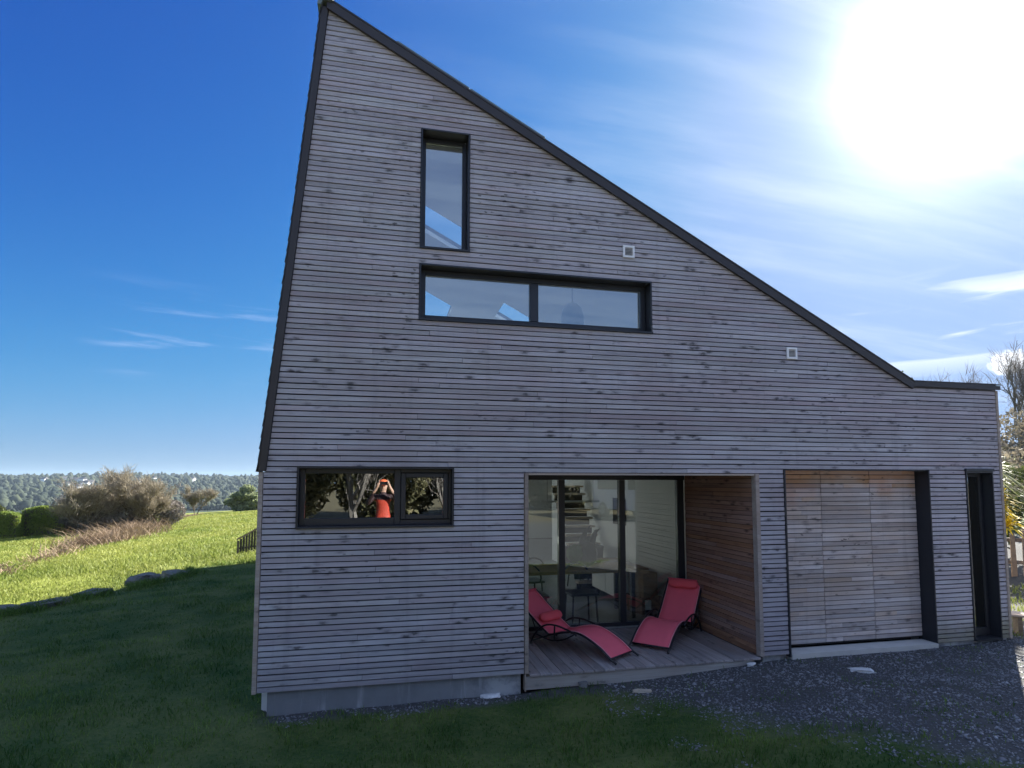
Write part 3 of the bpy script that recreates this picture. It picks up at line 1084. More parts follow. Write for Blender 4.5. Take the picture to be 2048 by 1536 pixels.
# --- sliding door at the back of the porch
sd = thing_part('sliding_door', house, 'dark framed sliding glass door in three panes')
Y0, Y1 = 1.70, 1.78
fm = MB().box(2.70, 5.522, Y0, Y1, 2.083, 2.15).box(2.70, 5.522, Y0, Y1, -0.01, 0.068)
fm.box(5.402, 5.506, Y0, Y1, 0.068, 2.083).box(2.70, 2.76, Y0, Y1, 0.068, 2.083)
bevel(fm.build('frame', M['metal'], sd), 0.004)
bevel(MB().box(3.575, 3.663, Y0 - 0.012, Y1, 0.069, 2.082).build('stile', M['metal'], sd), 0.004)
bevel(MB().box(4.486, 4.570, Y0 - 0.012, Y1, 0.069, 2.082).build('stile', M['metal'], sd), 0.004)
for u, v in ((2.761, 3.574), (3.664, 4.485), (4.571, 5.401)):
    MB().box(u, v, 1.737, 1.743, 0.069, 2.082).build('pane', M['door_glass'], sd)
MB().box(2.72, 5.51, 1.655, 1.699, 0.001, 0.014).build('track', M['alu'], sd)

# --- two vents
for (u, v, label) in ((3.862, 4.682, 'small square wall vent high beside the long window'), (6.019, 3.577, 'small square wall vent near the foot of the roof slope')):
    vt = thing_part('wall_vent', house, label)
    ring(MB(), u, u + 0.144, v, v + 0.144, 0.024, -0.02, 0.0).build('frame', M['white_paint'], vt)
    mb = MB()
    for i in range(5):
        zz = v + 0.034 + i * 0.016
        mb.quadbox([(u + 0.033, -0.014, zz), (u + 0.111, -0.014, zz), (u + 0.111, -0.004, zz + 0.008), (u + 0.033, -0.004, zz + 0.008),
                    (u + 0.033, -0.014, zz + 0.003), (u + 0.111, -0.014, zz + 0.003), (u + 0.111, -0.004, zz + 0.011), (u + 0.033, -0.004, zz + 0.011)])
    mb.build('louvre', M['sill'], vt)
    MB().box(u + 0.033, u + 0.111, -0.003, -0.001, v + 0.033, v + 0.111).build('backing', M['metal_brown'], vt)

# --- solar panels along the edge of the long slope
for i, (u, v, lab) in enumerate(((1.22, 2.02, 'upper solar panel at the roof verge just below the ridge'), (2.035, 2.90, 'lower solar panel at the roof verge below the other panel'))):
    sp = thing('solar_panel', lab, 'solar panel', (0, 0, 0), 0, 'solar panels on the long roof slope')
    MB().slab([(u, zr(u) + 0.020), (v, zr(v) + 0.020), (v + 0.018, zr(v) + 0.042), (u + 0.018, zr(u) + 0.042)], -0.03, 1.6).build('frame', M['zinc'], sp)
    MB().slab([(u + 0.05, zr(u + 0.03) + 0.0445), (v, zr(v - 0.02) + 0.0445), (v + 0.002, zr(v - 0.02) + 0.048), (u + 0.052, zr(u + 0.03) + 0.048)], 0.0, 1.57).build('glass_sheet', M['panel'], sp)
    MB().box(u + 0.2, u + 0.24, 0.1, 0.14, zr(u + 0.22) - 0.02, zr(u + 0.22) + 0.03).box(v - 0.24, v - 0.2, 0.1, 0.14, zr(v - 0.22) - 0.02, zr(v - 0.22) + 0.03).build('bracket', M['alu'], sp)

# ------------------------------------------------------------------ deck
deck = thing('deck', 'grey timber deck in the porch with boards running front to back', 'deck', (2.7, 0, 0))
nb = 23
wd = (5.523 - 2.720) / nb
for i in range(nb):
    c = (2.720 - 2.7 + (i + 0.5) * wd, 0.83, -0.0145)
    e = rng.uniform(-0.006, 0.006)
    dz = rng.uniform(-0.0015, 0.0015)
    bevel(MB().box(-wd / 2 + 0.0035, wd / 2 - 0.0035, -0.86 + e - (-0.0), 0.82, -0.0125 + dz, 0.0125 + dz).build('deck_board', M['wood_deck'], deck, c), 0.003)
bevel(MB().box(-0.014, 2.70, -0.012, 0.012, -0.165, -0.029).build('fascia_board', M['wood_fascia'], deck), 0.003)
mb = MB()
for i in range(5):
    mb.box(0.1 + i * 0.65, 0.16 + i * 0.65, 0.02, 1.6, -0.17, -0.029)
mb.build('joist', M['wood_fascia'], deck)
MB().box(-0.024, -0.0145, -0.016, 0.1, -0.18, -0.003).build('end_post', M['wood_trim'], deck)


# ------------------------------------------------------------------ sun loungers
def smooth_path(pts, n=24):
    """Catmull-Rom through 2-D points"""
    P = [Vector((p[0], p[1], 0)) for p in pts]
    P = [P[0] * 2 - P[1]] + P + [P[-1] * 2 - P[-2]]
    out = []
    m = len(P) - 3
    for i in range(n + 1):
        u = i / n * m
        k_ = min(int(u), m - 1)
        t = u - k_
        a, b, c, d = P[k_:k_ + 4]
        q = 0.5 * ((2 * b) + (c - a) * t + (2 * a - 5 * b + 4 * c - d) * t * t + (3 * b - a - 3 * c + d) * t ** 3)
        out.append((q.x, q.y))
    return out


def sheet(path, w0, w1, th, name, mat, parent, sag=0.0):
    mb = MB()
    n = len(path)
    cols = 7
    for j in range(cols):
        u = j / (cols - 1)
        lat = lerp(w0, w1, u)
        sg = sag * (1 - (2 * u - 1) ** 2)
        for (s, z) in path:
            mb.v.append((lat, s, z - sg))
    for j in range(cols - 1):
        for i in range(n - 1):
            mb.f.append((j * n + i, (j + 1) * n + i, (j + 1) * n + i + 1, j * n + i + 1))
            mb.mi.append(0)
    o = mb.build(name, mat, parent, smooth=True)
    sm = o.modifiers.new('solid', 'SOLIDIFY')
    sm.thickness = th
    return o


def make_lounger(loc, axis, label, back, pillow_s, width=0.46):
    """local y runs from the foot to the head, local x across"""
    rz = math.atan2(axis[1], axis[0]) - math.pi / 2
    L = thing('sun_lounger', label, 'sun lounger', (loc[0], loc[1], 0.0), rz, 'sun loungers in the porch')
    h = width / 2
    seat = smooth_path([(0.055, 0.055), (0.20, 0.150), (0.40, 0.235), (0.56, 0.262), (0.74, 0.235), (0.90, 0.185), (0.985, 0.168)], 26)
    sheet(seat, -h + 0.018, h - 0.018, 0.006, 'seat', M['sling'], L, 0.008)
    cr, top = (0.985, 0.172), back
    bk = smooth_path([cr, (lerp(cr[0], top[0], .33), lerp(cr[1], top[1], .33) - 0.016), (lerp(cr[0], top[0], .7), lerp(cr[1], top[1], .7) - 0.012), top], 18)
    sheet(bk, -h + 0.018, h - 0.018, 0.006, 'backrest', M['sling'], L, 0.008)
    for sgn in (-1, 1):
        xx = sgn * h
        for pth in (seat, bk):
            MB().tube([(sgn * (h - 0.02), s, z + 0.004) for s, z in pth], 0.0045, 5).build('hem', M['hem'], L, smooth=True)
        # long front rail sweeping down to the foot
        leg = [(-0.03, -0.0), (0.05, 0.052)] + seat[2:]
        MB().tube([(xx, s, z - 0.006 if s > 0.0 else 0.012) for s, z in leg], 0.013, 8).build('side_rail', M['frame_steel'], L, smooth=True)
        MB().tube([(xx, s, z - 0.004) for s, z in bk], 0.012, 8).build('back_rail', M['frame_steel'], L, smooth=True)
        # arched arm that runs back and down to the rear leg
        arm = smooth_path([(0.52, 0.235), (0.66, 0.275), (0.85, 0.300), (1.02, 0.272), (1.17, 0.16), (1.26, 0.012)], 18)
        MB().tube([(xx + sgn * 0.022, s, z) for s, z in arm], 0.012, 8).build('arm', M['frame_steel'], L, smooth=True)
        low = smooth_path([(0.56, 0.235), (0.72, 0.15), (0.92, 0.105), (1.08, 0.125), (1.18, 0.14)], 12)
        MB().tube([(xx + sgn * 0.012, s, z) for s, z in low], 0.010, 6).build('brace', M['frame_steel'], L, smooth=True)
        MB().tube([(xx + sgn * 0.02, 0.86, 0.298), (xx + sgn * 0.012, 0.87, 0.108)], 0.011, 6).build('strut', M['frame_steel'], L)
        MB().tube([(xx + sgn * 0.012, 1.16, 0.15), (xx, lerp(cr[0], top[0], .45), lerp(cr[1], top[1], .45) - 0.02)], 0.009, 6).build('back_strut', M['frame_steel'], L)
    for s, z, nm in ((0.055, 0.048, 'foot_bar'), (1.24, 0.05, 'rear_bar'), (0.62, 0.235, 'cross_bar')):
        MB().tube([(-h, s, z), (h, s, z)], 0.010, 6).build(nm, M['frame_steel'], L, smooth=True)
    MB().tube([(-h, top[0], top[1]), (h, top[0], top[1])], 0.013, 8).build('head_bar', M['sling'], L, smooth=True)
    # the roll pillow strapped to the back
    ps, pz = pillow_s
    dirv = Vector((0, top[0] - cr[0], top[1] - cr[1])).normalized()
    nrm = Vector((0, -dirv.z, dirv.y))
    c0 = Vector((0, ps, pz)) + nrm * 0.048
    mb = MB()
    nu, nv = 22, 16
    hw = h - 0.035
    for i in range(nu + 1):
        u = -1 + 2 * i / nu
        e = max(0.0, 1 - abs(u) ** 6) ** 0.35
        for j in range(nv):
            an = 2 * math.pi * j / nv
            wob = 1 + 0.05 * math.sin(7 * u + 2 * math.cos(an)) + 0.03 * math.sin(19 * u + an)
            q = c0 + Vector((u * hw, 0, 0)) + dirv * (0.068 * e * math.cos(an) * wob) + nrm * (0.045 * e * math.sin(an) * wob)
            mb.v.append(tuple(q))
    for i in range(nu):
        for j in range(nv):
            j2 = (j + 1) % nv
            mb.f.append((i * nv + j, i * nv + j2, (i + 1) * nv + j2, (i + 1) * nv + j))
            mb.mi.append(0)
    mb.f.append(tuple(reversed(range(nv))))
    mb.f.append(tuple(nu * nv + j for j in range(nv)))
    mb.mi += [0, 0]
    mb.build('pillow', M['pillow'], L, smooth=True)
    return L


make_lounger((3.925, 0.22), (-0.55, 0.835), 'red sling lounger at the left of the porch, pillow low on its back',
             (1.60, 0.585), (1.16, 0.292), 0.46)
make_lounger((4.36, 0.53), (0.72, 0.69), 'red sling lounger at the right of the porch, pillow up at its head',
             (1.46, 0.655), (1.385, 0.585), 0.50)

# ------------------------------------------------------------------ inside
st = thing('staircase', 'open timber staircase rising inside behind the glass door', 'staircase', (4.80, 4.5, 0))
for i in range(12):
    MB().box(0, 0.68, i * 0.15, i * 0.15 + 0.19, 0.165 * (i + 1) - 0.04, 0.165 * (i + 1)).build('step', M['wood_pale'], st)
    MB().box(0.02, 0.66, i * 0.15 + 0.155, i * 0.15 + 0.172, 0.165 * i, 0.165 * (i + 1) - 0.037).build('riser', M['wood_black'], st)


tb = thing('dining_table', 'long dining table inside behind the left pane', 'table', (3.5, 2.55, 0))
bevel(MB().box(-0.75, 1.5, -0.4, 0.4, 0.69, 0.74).build('tabletop', M['wood_inner'], tb))
for sx in (-0.65, 1.4):
    for sy in (-0.33, 0.33):
        MB().box(sx - 0.03, sx + 0.03, sy - 0.03, sy + 0.03, 0, 0.699).build('leg', M['black'], tb)


def make_chair(loc, rz, label):
    c = thing('dining_chair', label, 'chair', (*loc, 0), rz, 'dining chairs at the table indoors')
    MB().box(-0.21, 0.21, -0.21, 0.21, 0.43, 0.46).build('seat', M['black'], c)
    mb = MB()
    mb.tube([(0.2 * math.sin(t), -0.2 - 0.04 * math.cos(t), 0.66 + 0.2 * math.cos(t) * 0.9) for t in np.linspace(-2.0, 2.0, 13)], 0.014, 6)
    mb.build('backrest', M['black'], c, smooth=True)
    for sx in (-0.19, 0.19):
        for sy in (-0.19, 0.19):
            MB().tube([(sx, sy, 0), (sx * 0.9, sy * 0.9, 0.43)], 0.014, 6).build('leg', M['black'], c)
    return c


make_chair((3.25, 2.0), math.pi, 'black chair with looped back at the near left of the table')
make_chair((4.0, 2.02), math.pi, 'black chair with looped back at the near right of the table')
make_chair((3.5, 3.2), 0.1, 'black chair with looped back on the far side of the table')

sb = thing('sideboard', 'low white sideboard against the inner wall', 'sideboard', (5.25, 3.5, 0))
bevel(MB().box(-0.25, 0.22, -0.6, 0.8, 0.12, 0.60).build('carcass', M['white_paint'], sb))
MB().box(-0.28, 0.23, -0.63, 0.83, 0.602, 0.63).build('top', M['wood_inner'], sb)
for sy in (-0.59, 0.1, 0.79):
    pass
MB().box(-0.256, -0.251, -0.58, 0.09, 0.14, 0.58).build('door', M['white_paint'], sb)
MB().box(-0.256, -0.251, 0.11, 0.78, 0.14, 0.58).build('door', M['white_paint'], sb)
for sy in (-0.5, 0.7):
    MB().box(-0.2, -0.15, sy - 0.025, sy + 0.025, 0, 0.119).build('leg', M['black'], sb)

ar = thing('armchair', 'dark round backed armchair in front of the inner wall', 'armchair', (5.0, 4.9, 0), R(200))
MB().lathe([(0.0, 0.30), (0.36, 0.30), (0.38, 0.40), (0.36, 0.46), (0.0, 0.47)], 20).build('seat', M['grey_fab'], ar, smooth=True)
mb = MB()
for t in range(13):
    a = R(-100 + 200 * t / 12)
    for (r, z) in ((0.40, 0.30), (0.44, 0.80), (0.38, 0.82), (0.34, 0.40)):
        mb.v.append((r * math.sin(a), r * math.cos(a), z))
for t in range(12):
    for j in range(4):
        j2 = (j + 1) % 4
        mb.f.append((t * 4 + j, t * 4 + j2, (t + 1) * 4 + j2, (t + 1) * 4 + j))
        mb.mi.append(0)
mb.build('backrest', M['grey_fab'], ar, smooth=True)
for a in (45, 135, 225, 315):
    MB().tube([(0.28 * math.cos(R(a)), 0.28 * math.sin(R(a)), 0), (0.24 * math.cos(R(a)), 0.24 * math.sin(R(a)), 0.3)], 0.014, 6).build('leg', M['black'], ar)

# black bag with two pointed straps and a green bundle
bg = thing('backpack', 'black bag with two pointed straps standing inside behind the middle pane', 'bag', (4.30, 2.62, 0.74))
bm = bmesh.new()
bmesh.ops.create_icosphere(bm, subdivisions=3, radius=0.2)
for v in bm.verts:
    v.co = Vector((v.co.x * 0.95, v.co.y * 0.7, v.co.z * 1.0 + 0.19)) * (1 + 0.08 * mnoise.noise(v.co * 9))
me = bpy.data.meshes.new('body')
bm.to_mesh(me)
bm.free()
me.materials.append(M['black'])
link('body', me, bg)
for sx, hgt in ((-0.03, 0.62), (0.14, 0.58)):
    MB().tube([(sx - 0.06, 0, 0.25), (sx - 0.03, 0, 0.42), (sx + 0.03, 0, 0.54), (sx + 0.1, 0, hgt)], [0.07, 0.055, 0.03, 0.004], 8).build('strap', M['black'], bg, smooth=True)
bm = bmesh.new()
bmesh.ops.create_icosphere(bm, subdivisions=3, radius=0.14)
for v in bm.verts:
    v.co *= 1 + 0.14 * mnoise.noise(v.co * 14)
me = bpy.data.meshes.new('green_bundle')
bm.to_mesh(me)
bm.free()
me.materials.append(M['green_fab'])
tag(link('green_bundle', me, None, (4.12, 2.62, 0.74 + 0.2)), 'rumpled green bundle beside the black bag indoors', 'bundle')
bx = thing('storage_box', 'small white canister on the floor behind the right pane', 'box', (5.2, 2.35, 0))
bevel(MB().box(-0.045, 0.045, -0.045, 0.045, 0.08, 0.22).build('body', M['white_paint'], bx))
MB().box(-0.05, 0.05, -0.05, 0.05, 0.0, 0.079).build('base', M['black'], bx)
sbx = thing('cardboard_box', 'brown cardboard carton behind the right pane beside the lounger', 'box', (5.25, 2.62, 0), R(12))
bevel(MB().box(-0.14, 0.14, -0.2, 0.2, 0.25, 0.62).build('body', M['wood_inner'], sbx))
MB().box(-0.2, 0.2, -0.25, 0.25, 0.0, 0.248).build('crate', M['wood_recess'], sbx)
pl = thing('sky_glint_bar', 'slim white bar added inside to imitate a sky reflection in the glass', 'lamp', (4.15, 3.1, 1.72))  # white bar added in place of a strip of sky mirrored in the panes
MB().box(-0.45, 0.55, -0.02, 0.02, 0.0, 0.028).build('bar', M['white_paint'], pl)
MB().tube([(-0.35, 0, 0.028), (-0.35, 0, 0.575)], 0.003, 5).tube([(0.45, 0, 0.028), (0.45, 0, 0.575)], 0.003, 5).build('cord', M['black'], pl)
dl = thing('dome_lamp', 'woven dome lampshade hanging behind the long upper window', 'lamp', (3.73, 1.5, 4.52))
MB().lathe([(0.165, -0.26), (0.16, -0.12), (0.135, -0.02), (0.07, 0.05), (0.015, 0.07)], 24).build('lamp_shade', M['alu'], dl, smooth=True)
MB().tube([(0, 0, 0.07), (0, 0, 0.83)], 0.004, 5).build('cord', M['black'], dl)
pf = thing('picture_frame', 'dark framed picture on the inner white wall', 'picture', (5.56, 4.3, 1.5))
ring(MB(), -0.3, 0.3, -0.25, 0.25, 0.03, -0.012, 0.012).build('frame', M['black'], pf)
MB().box(-0.27, 0.27, 0.0, 0.006, -0.22, 0.22).build('picture_sheet', M['grey_fab'], pf)
pf.rotation_euler = (0, 0, R(90))

# ------------------------------------------------------------------ grass, gravel
def nprng(s):
    return np.random.default_rng(s)


def gz_arr(X, Y):
    return np.array([ground_z(float(a), float(b)) for a, b in zip(X, Y)])


class ZGrid:
    """fast bilinear lookup of the terrain"""
    def __init__(self, x0, x1, y0, y1, st):
        self.x0, self.y0, self.st = x0, y0, st
        self.nx, self.ny = int((x1 - x0) / st) + 2, int((y1 - y0) / st) + 2
        self.g = np.array([[ground_z(x0 + i * st, y0 + j * st) for i in range(self.nx)] for j in range(self.ny)])

    def __call__(self, X, Y):
        u = np.clip((X - self.x0) / self.st, 0, self.nx - 1.001)
        v = np.clip((Y - self.y0) / self.st, 0, self.ny - 1.001)
        i, j = u.astype(int), v.astype(int)
        fu, fv = u - i, v - j
        g = self.g
        return (g[j, i] * (1 - fu) + g[j, i + 1] * fu) * (1 - fv) + (g[j + 1, i] * (1 - fu) + g[j + 1, i + 1] * fu) * fv


ZN = ZGrid(-13, 14, -3.5, 19, 0.22)


def npnoise(X, Y, s, seed):
    """cheap smooth value noise in numpy, 0..1"""
    u, v = X * s + seed * 13.7, Y * s + seed * 7.3
    i, j = np.floor(u), np.floor(v)
    fu, fv = u - i, v - j
    fu, fv = fu * fu * (3 - 2 * fu), fv * fv * (3 - 2 * fv)

    def hsh(a, b):
        q = np.sin(a * 127.1 + b * 311.7 + seed * 74.7) * 43758.5453
        return q - np.floor(q)
    return (hsh(i, j) * (1 - fu) + hsh(i + 1, j) * fu) * (1 - fv) + (hsh(i, j + 1) * (1 - fu) + hsh(i + 1, j + 1) * fu) * fv


def gravel_mask(X, Y):
    e = (npnoise(X, Y, 1.6, 3) - 0.5) * 1.4 + (npnoise(X, Y, 4.5, 8) - 0.5) * 1.1
    fore = np.clip((X + 0.62 * Y + e - 3.05) / 0.8, 0, 1)
    strip = np.clip((Y + e * 0.30 + 0.20) / 0.10, 0, 1) * np.clip((X + 0.05 + e * 0.3) / 0.2, 0, 1)
    return np.maximum(fore, strip) * (Y < 6)


def blades(name, X, Y, Z, hgt, wid, lean, tint, mat, seed, parent=None):
    r = nprng(seed)
    n = len(X)
    an = r.uniform(0, 2 * np.pi, n)
    la = r.uniform(0, 2 * np.pi, n)
    ln = lean * r.uniform(0.2, 1.0, n) * hgt
    dx, dy = np.cos(an) * wid * 0.5, np.sin(an) * wid * 0.5
    mx, my = np.cos(la) * ln * 0.35, np.sin(la) * ln * 0.35
    V = np.empty((n, 5, 3))
    V[:, 0] = np.stack([X - dx, Y - dy, Z - 0.01], 1)
    V[:, 1] = np.stack([X + dx, Y + dy, Z - 0.01], 1)
    V[:, 2] = np.stack([X - dx * 0.8 + mx, Y - dy * 0.8 + my, Z + hgt * 0.6], 1)
    V[:, 3] = np.stack([X + dx * 0.8 + mx, Y + dy * 0.8 + my, Z + hgt * 0.6], 1)
    V[:, 4] = np.stack([X + np.cos(la) * ln, Y + np.sin(la) * ln, Z + hgt], 1)
    b = np.arange(n)[:, None] * 5
    F = np.concatenate([b + [0, 1, 3], b + [0, 3, 2], b + [2, 3, 4]], 0)
    return soup(name, V.reshape(-1, 3), F, np.repeat(tint, 5), mat, parent)


r = nprng(1)
# the lawn, denser close to the camera
n = 330000
X = r.uniform(-11.5, 8.6, n)
Y = -3.5 + 18.4 * r.uniform(0, 1, n) ** 1.6
xe = np.array([edge_x(v) for v in np.arange(-4, 20, 0.05)])
XE = xe[np.clip(((Y + 4) / 0.05).astype(int), 0, len(xe) - 1)]
gm = gravel_mask(X, Y)
patch = npnoise(X, Y, 2.3, 21) * 0.55 + npnoise(X, Y, 6.0, 5) * 0.45
keep = (X > XE - 0.15) & ~((X > -0.02) & (Y > 0.03)) & (r.uniform(0, 1, n) > gm * np.where(patch > 0.60, 0.62, 0.975))
cover = npnoise(X, Y, 3.1, 31) * 0.6 + npnoise(X, Y, 9.0, 12) * 0.4
keep &= r.uniform(0, 1, n) < 0.45 + cover
keep &= (X > -3 - (Y + 6.3) * 0.75)
X, Y, cover, gmk = X[keep], Y[keep], cover[keep], gm[keep]
hh = (0.010 + 0.095 * cover ** 2.2) * r.uniform(0.5, 1.5, len(X)) * np.where(gmk > 0.3, 0.7, 1)
tint = np.clip(0.2 + 0.8 * (npnoise(X, Y, 1.3, 44) - 0.35) + 1.0 * (npnoise(X * 0.8 + Y * 0.5, Y * 1.6, 3.2, 19) - 0.5) + r.normal(0, 0.2, len(X)), 0, 1)
dry_ = (npnoise(X, Y, 0.9, 77) > 0.80) & (r.uniform(0, 1, len(X)) < 0.5)
tint[dry_] += 0.6
kind(blades('lawn_grass', X, Y, ZN(X, Y), hh, r.uniform(0.004, 0.009, len(X)), 1.2, tint, M['grass'], 2), 'stuff')

# longer tufts hanging over the stones at the lawn edge
n = 9000
Y = r.uniform(4.5, 12.8, n)
X = np.array([edge_x(v) for v in Y]) + r.normal(0.25, 0.22, n)
keep = npnoise(X, Y, 1.5, 9) > 0.42
X, Y = X[keep], Y[keep]
kind(blades('edge_grass', X, Y, ZN(X, Y), r.uniform(0.05, 0.17, len(X)), np.full(len(X), 0.012), 1.5, r.uniform(0, 1, len(X)), M['grass'], 12), 'stuff')

# the sunny field
n = 170000
Yf = 3.0 + 62 * r.uniform(0, 1, n) ** 1.5
az = R(-31) + R(21) * r.uniform(0, 1, n)
Xf = 1.17 + (Yf + 6.3) * np.tan(az)
XE = xe[np.clip(((Yf + 4) / 0.05).astype(int), 0, len(xe) - 1)]
keep = (Xf < XE - 0.1) | (Yf > 12.5)
keep &= r.uniform(0, 1, n) < 0.25 + npnoise(Xf, Yf, 0.6, 17)
Xf, Yf = Xf[keep], Yf[keep]
ZF = ZGrid(-50, 6, 2, 68, 0.8)
dist = np.hypot(Xf - 1.2, Yf + 6.3)
hh = r.uniform(0.05, 0.16, len(Xf)) * (0.7 + 0.6 * npnoise(Xf, Yf, 0.35, 2))
tint = np.clip(r.normal(0.5, 0.25, len(Xf)) + (npnoise(Xf, Yf, 0.22, 6) - 0.5) * 0.8, 0, 1)
zz = np.where(Yf < 18, ZN(Xf, Yf), ZF(Xf, Yf))
zz = np.where((Yf < 18) & (Xf < -12.5), ZF(Xf, Yf), zz)
kind(blades('field_grass', Xf, Yf, zz, hh * 0.8, 0.005 + dist * 0.0008, 1.1, tint, M['field_grass'], 3), 'stuff')


def stones(name, X, Y, Z, size, tint, mat, seed):
    r = nprng(seed)
    n = len(X)
    base = np.array([(1, 0, 0), (-1, 0, 0), (0, 1, 0), (0, -1, 0), (0, 0, 1), (0, 0, -1)], float)
    f = np.array([(0, 2, 4), (2, 1, 4), (1, 3, 4), (3, 0, 4), (2, 0, 5), (1, 2, 5), (3, 1, 5), (0, 3, 5)])
    sc = size[:, None] * r.uniform(0.5, 1.25, (n, 3)) * np.array([1, 0.8, 0.5])
    P = base[None] * sc[:, None, :] + r.normal(0, 0.22, (n, 6, 3)) * size[:, None, None]
    a = r.uniform(0, 2 * np.pi, n)
    ca, sa = np.cos(a), np.sin(a)
    t = r.normal(0, 0.35, n)
    x, y, z = P[..., 0] * ca[:, None] - P[..., 1] * sa[:, None], P[..., 0] * sa[:, None] + P[..., 1] * ca[:, None], P[..., 2]
    z = z + x * t[:, None]
    V = np.stack([x + X[:, None], y + Y[:, None], z + Z[:, None]], 2)
    F = (np.arange(n)[:, None, None] * 6 + f[None]).reshape(-1, 3)
    return soup(name, V.reshape(-1, 3), F, np.repeat(tint, 6), mat)


n = 60000
X = r.uniform(-0.6, 10.5, n)
Y = r.uniform(-3.6, 1.2, n)
gm = gravel_mask(X, Y)
patch = npnoise(X, Y, 2.3, 21) * 0.55 + npnoise(X, Y, 6.0, 5) * 0.45
keep = (r.uniform(0, 1, n) < gm * np.where(patch > 0.60, 0.5, 1.0)) & ~((X > 0.05) & (X < 9.28) & (Y > 0.03))
keep &= ~((X > 2.66) & (X < 5.5) & (Y > -0.02))
X, Y = X[keep], Y[keep]
size = np.clip(r.lognormal(-4.55, 0.38, len(X)), 0.005, 0.028)
tint = np.clip(r.beta(1.3, 3.4, len(X)), 0, 1)
tint[r.uniform(0, 1, len(X)) < 0.014] = 1.9
kind(stones('gravel', X, Y, ZN(X, Y) + size * 0.15, size, tint, M['gravel'], 5), 'stuff')


# ------------------------------------------------------------------ boulders, rubble
def rock(name, loc, size, seed, mat, label, cat, group=None, sub=3, rz=0.0, rough=0.3):
    bm = bmesh.new()
    bmesh.ops.create_icosphere(bm, subdivisions=sub, radius=1.0)
    s = Vector((seed * 3.1, seed * 1.7, seed * 0.9))
    for v in bm.verts:
        d = v.co.normalized()
        q = Vector((max(-0.72, min(0.72, d.x)), max(-0.72, min(0.72, d.y)), max(-0.6, min(0.6, d.z)))) * 1.3
        k_ = 1 + rough * mnoise.noise(d * 1.4 + s) + rough * 0.4 * mnoise.noise(d * 4 + s)
        v.co = Vector((q.x * size[0], q.y * size[1], q.z * size[2])) * k_
    me = bpy.data.meshes.new(name)
    bm.to_mesh(me)
    bm.free()
    me.materials.append(mat)
    o = link(name, me, None, loc)
    o.rotation_euler = (0, 0, rz)
    return tag(o, label, cat, group)


BG = 'boulders along the edge of the lawn'
for i, (x, y, sx, sy, sz, lab) in enumerate((
        (-5.72, 6.55, 0.34, 0.26, 0.15, 'grey mossy boulder at the far left end of the lawn edge'),
        (-5.22, 7.15, 0.42, 0.26, 0.15, 'long brown boulder second from the left on the lawn edge'),
        (-4.88, 8.25, 0.34, 0.24, 0.15, 'flat dark boulder in the middle of the lawn edge row'),
        (-4.50, 10.0, 0.36, 0.34, 0.24, 'large rounded boulder nearest the house in the lawn edge row'),
        (-4.05, 10.9, 0.42, 0.3, 0.15, 'low grassy boulder just right of the large rounded boulder'))):
    rock('boulder', (x, y, ground_z(x + 0.3, y) - 0.03), (sx, sy, sz), i + 1.5, M['boulder'], lab, 'boulder', BG, 3, R(38 + 20 * i))
rock('rubble_block', (2.31, 0.02, ground_z(2.3, 0) + 0.005), (0.10, 0.055, 0.022), 4.2, M['chalk'], 'flat white lump of mortar against the foundation under the corner board', 'rubble', None, 2, 0.0, 0.5)
rock('rubble_block', (3.86, -0.36, ground_z(3.86, -.36) + 0.02), (0.11, 0.03, 0.018), 7.7, M['brick'], 'pale broken brick lying in the grass before the deck', 'brick', None, 2, R(-14), 0.35)
rock('rubble_block', (5.36, -0.06, ground_z(5.36, -.06) + 0.02), (0.06, 0.03, 0.02), 2.1, M['chalk'], 'small white stone at the right end of the deck fascia', 'rubble', None, 2, 0.3, 0.5)
rock('rubble_block', (6.42, -0.55, ground_z(6.42, -.55) + 0.02), (0.13, 0.055, 0.02), 9.3, M['chalk'], 'white slab of rubble lying on the gravel before the garage door', 'rubble', None, 2, R(-18), 0.6)
rock('rubble_block', (3.32, -0.04, ground_z(3.32, -.04) + 0.03), (0.05, 0.03, 0.035), 3.3, M['boulder'], 'grey rounded stone in the grass against the deck fascia', 'rubble', None, 2, 0, 0.4)

# ------------------------------------------------------------------ fences
fl = thing('picket_fence', 'small dark picket fence on the lawn behind the left house corner', 'fence', (-3.8, 16.3, -0.42))
for i in range(9):
    t = i / 8
    x, y = t * 0.62, t * 0.5
    h_ = 0.50 + 0.42 * t
    b0 = ground_z(-3.8 + x, 16.3 + y) + 0.42
    MB().box(x - 0.037, x + 0.037, y - 0.012, y + 0.012, b0 - 0.03, b0 + h_).build('picket', M['wood_black'], fl)
MB().quadbox([(-0.02, 0.013, 0.12), (0.66, 0.53, 0.16), (0.66, 0.56, 0.16), (-0.02, 0.043, 0.12), (-0.02, 0.013, 0.18), (0.66, 0.53, 0.22), (0.66, 0.56, 0.22), (-0.02, 0.043, 0.18)]).build('rail', M['wood_black'], fl)
MB().quadbox([(-0.04, -0.02, 0.44), (0.68, 0.5, 0.86), (0.68, 0.53, 0.86), (-0.04, 0.012, 0.44), (-0.04, -0.02, 0.50), (0.68, 0.5, 0.92), (0.68, 0.53, 0.92), (-0.04, 0.012, 0.50)]).build('top_rail', M['wood_old'], fl)

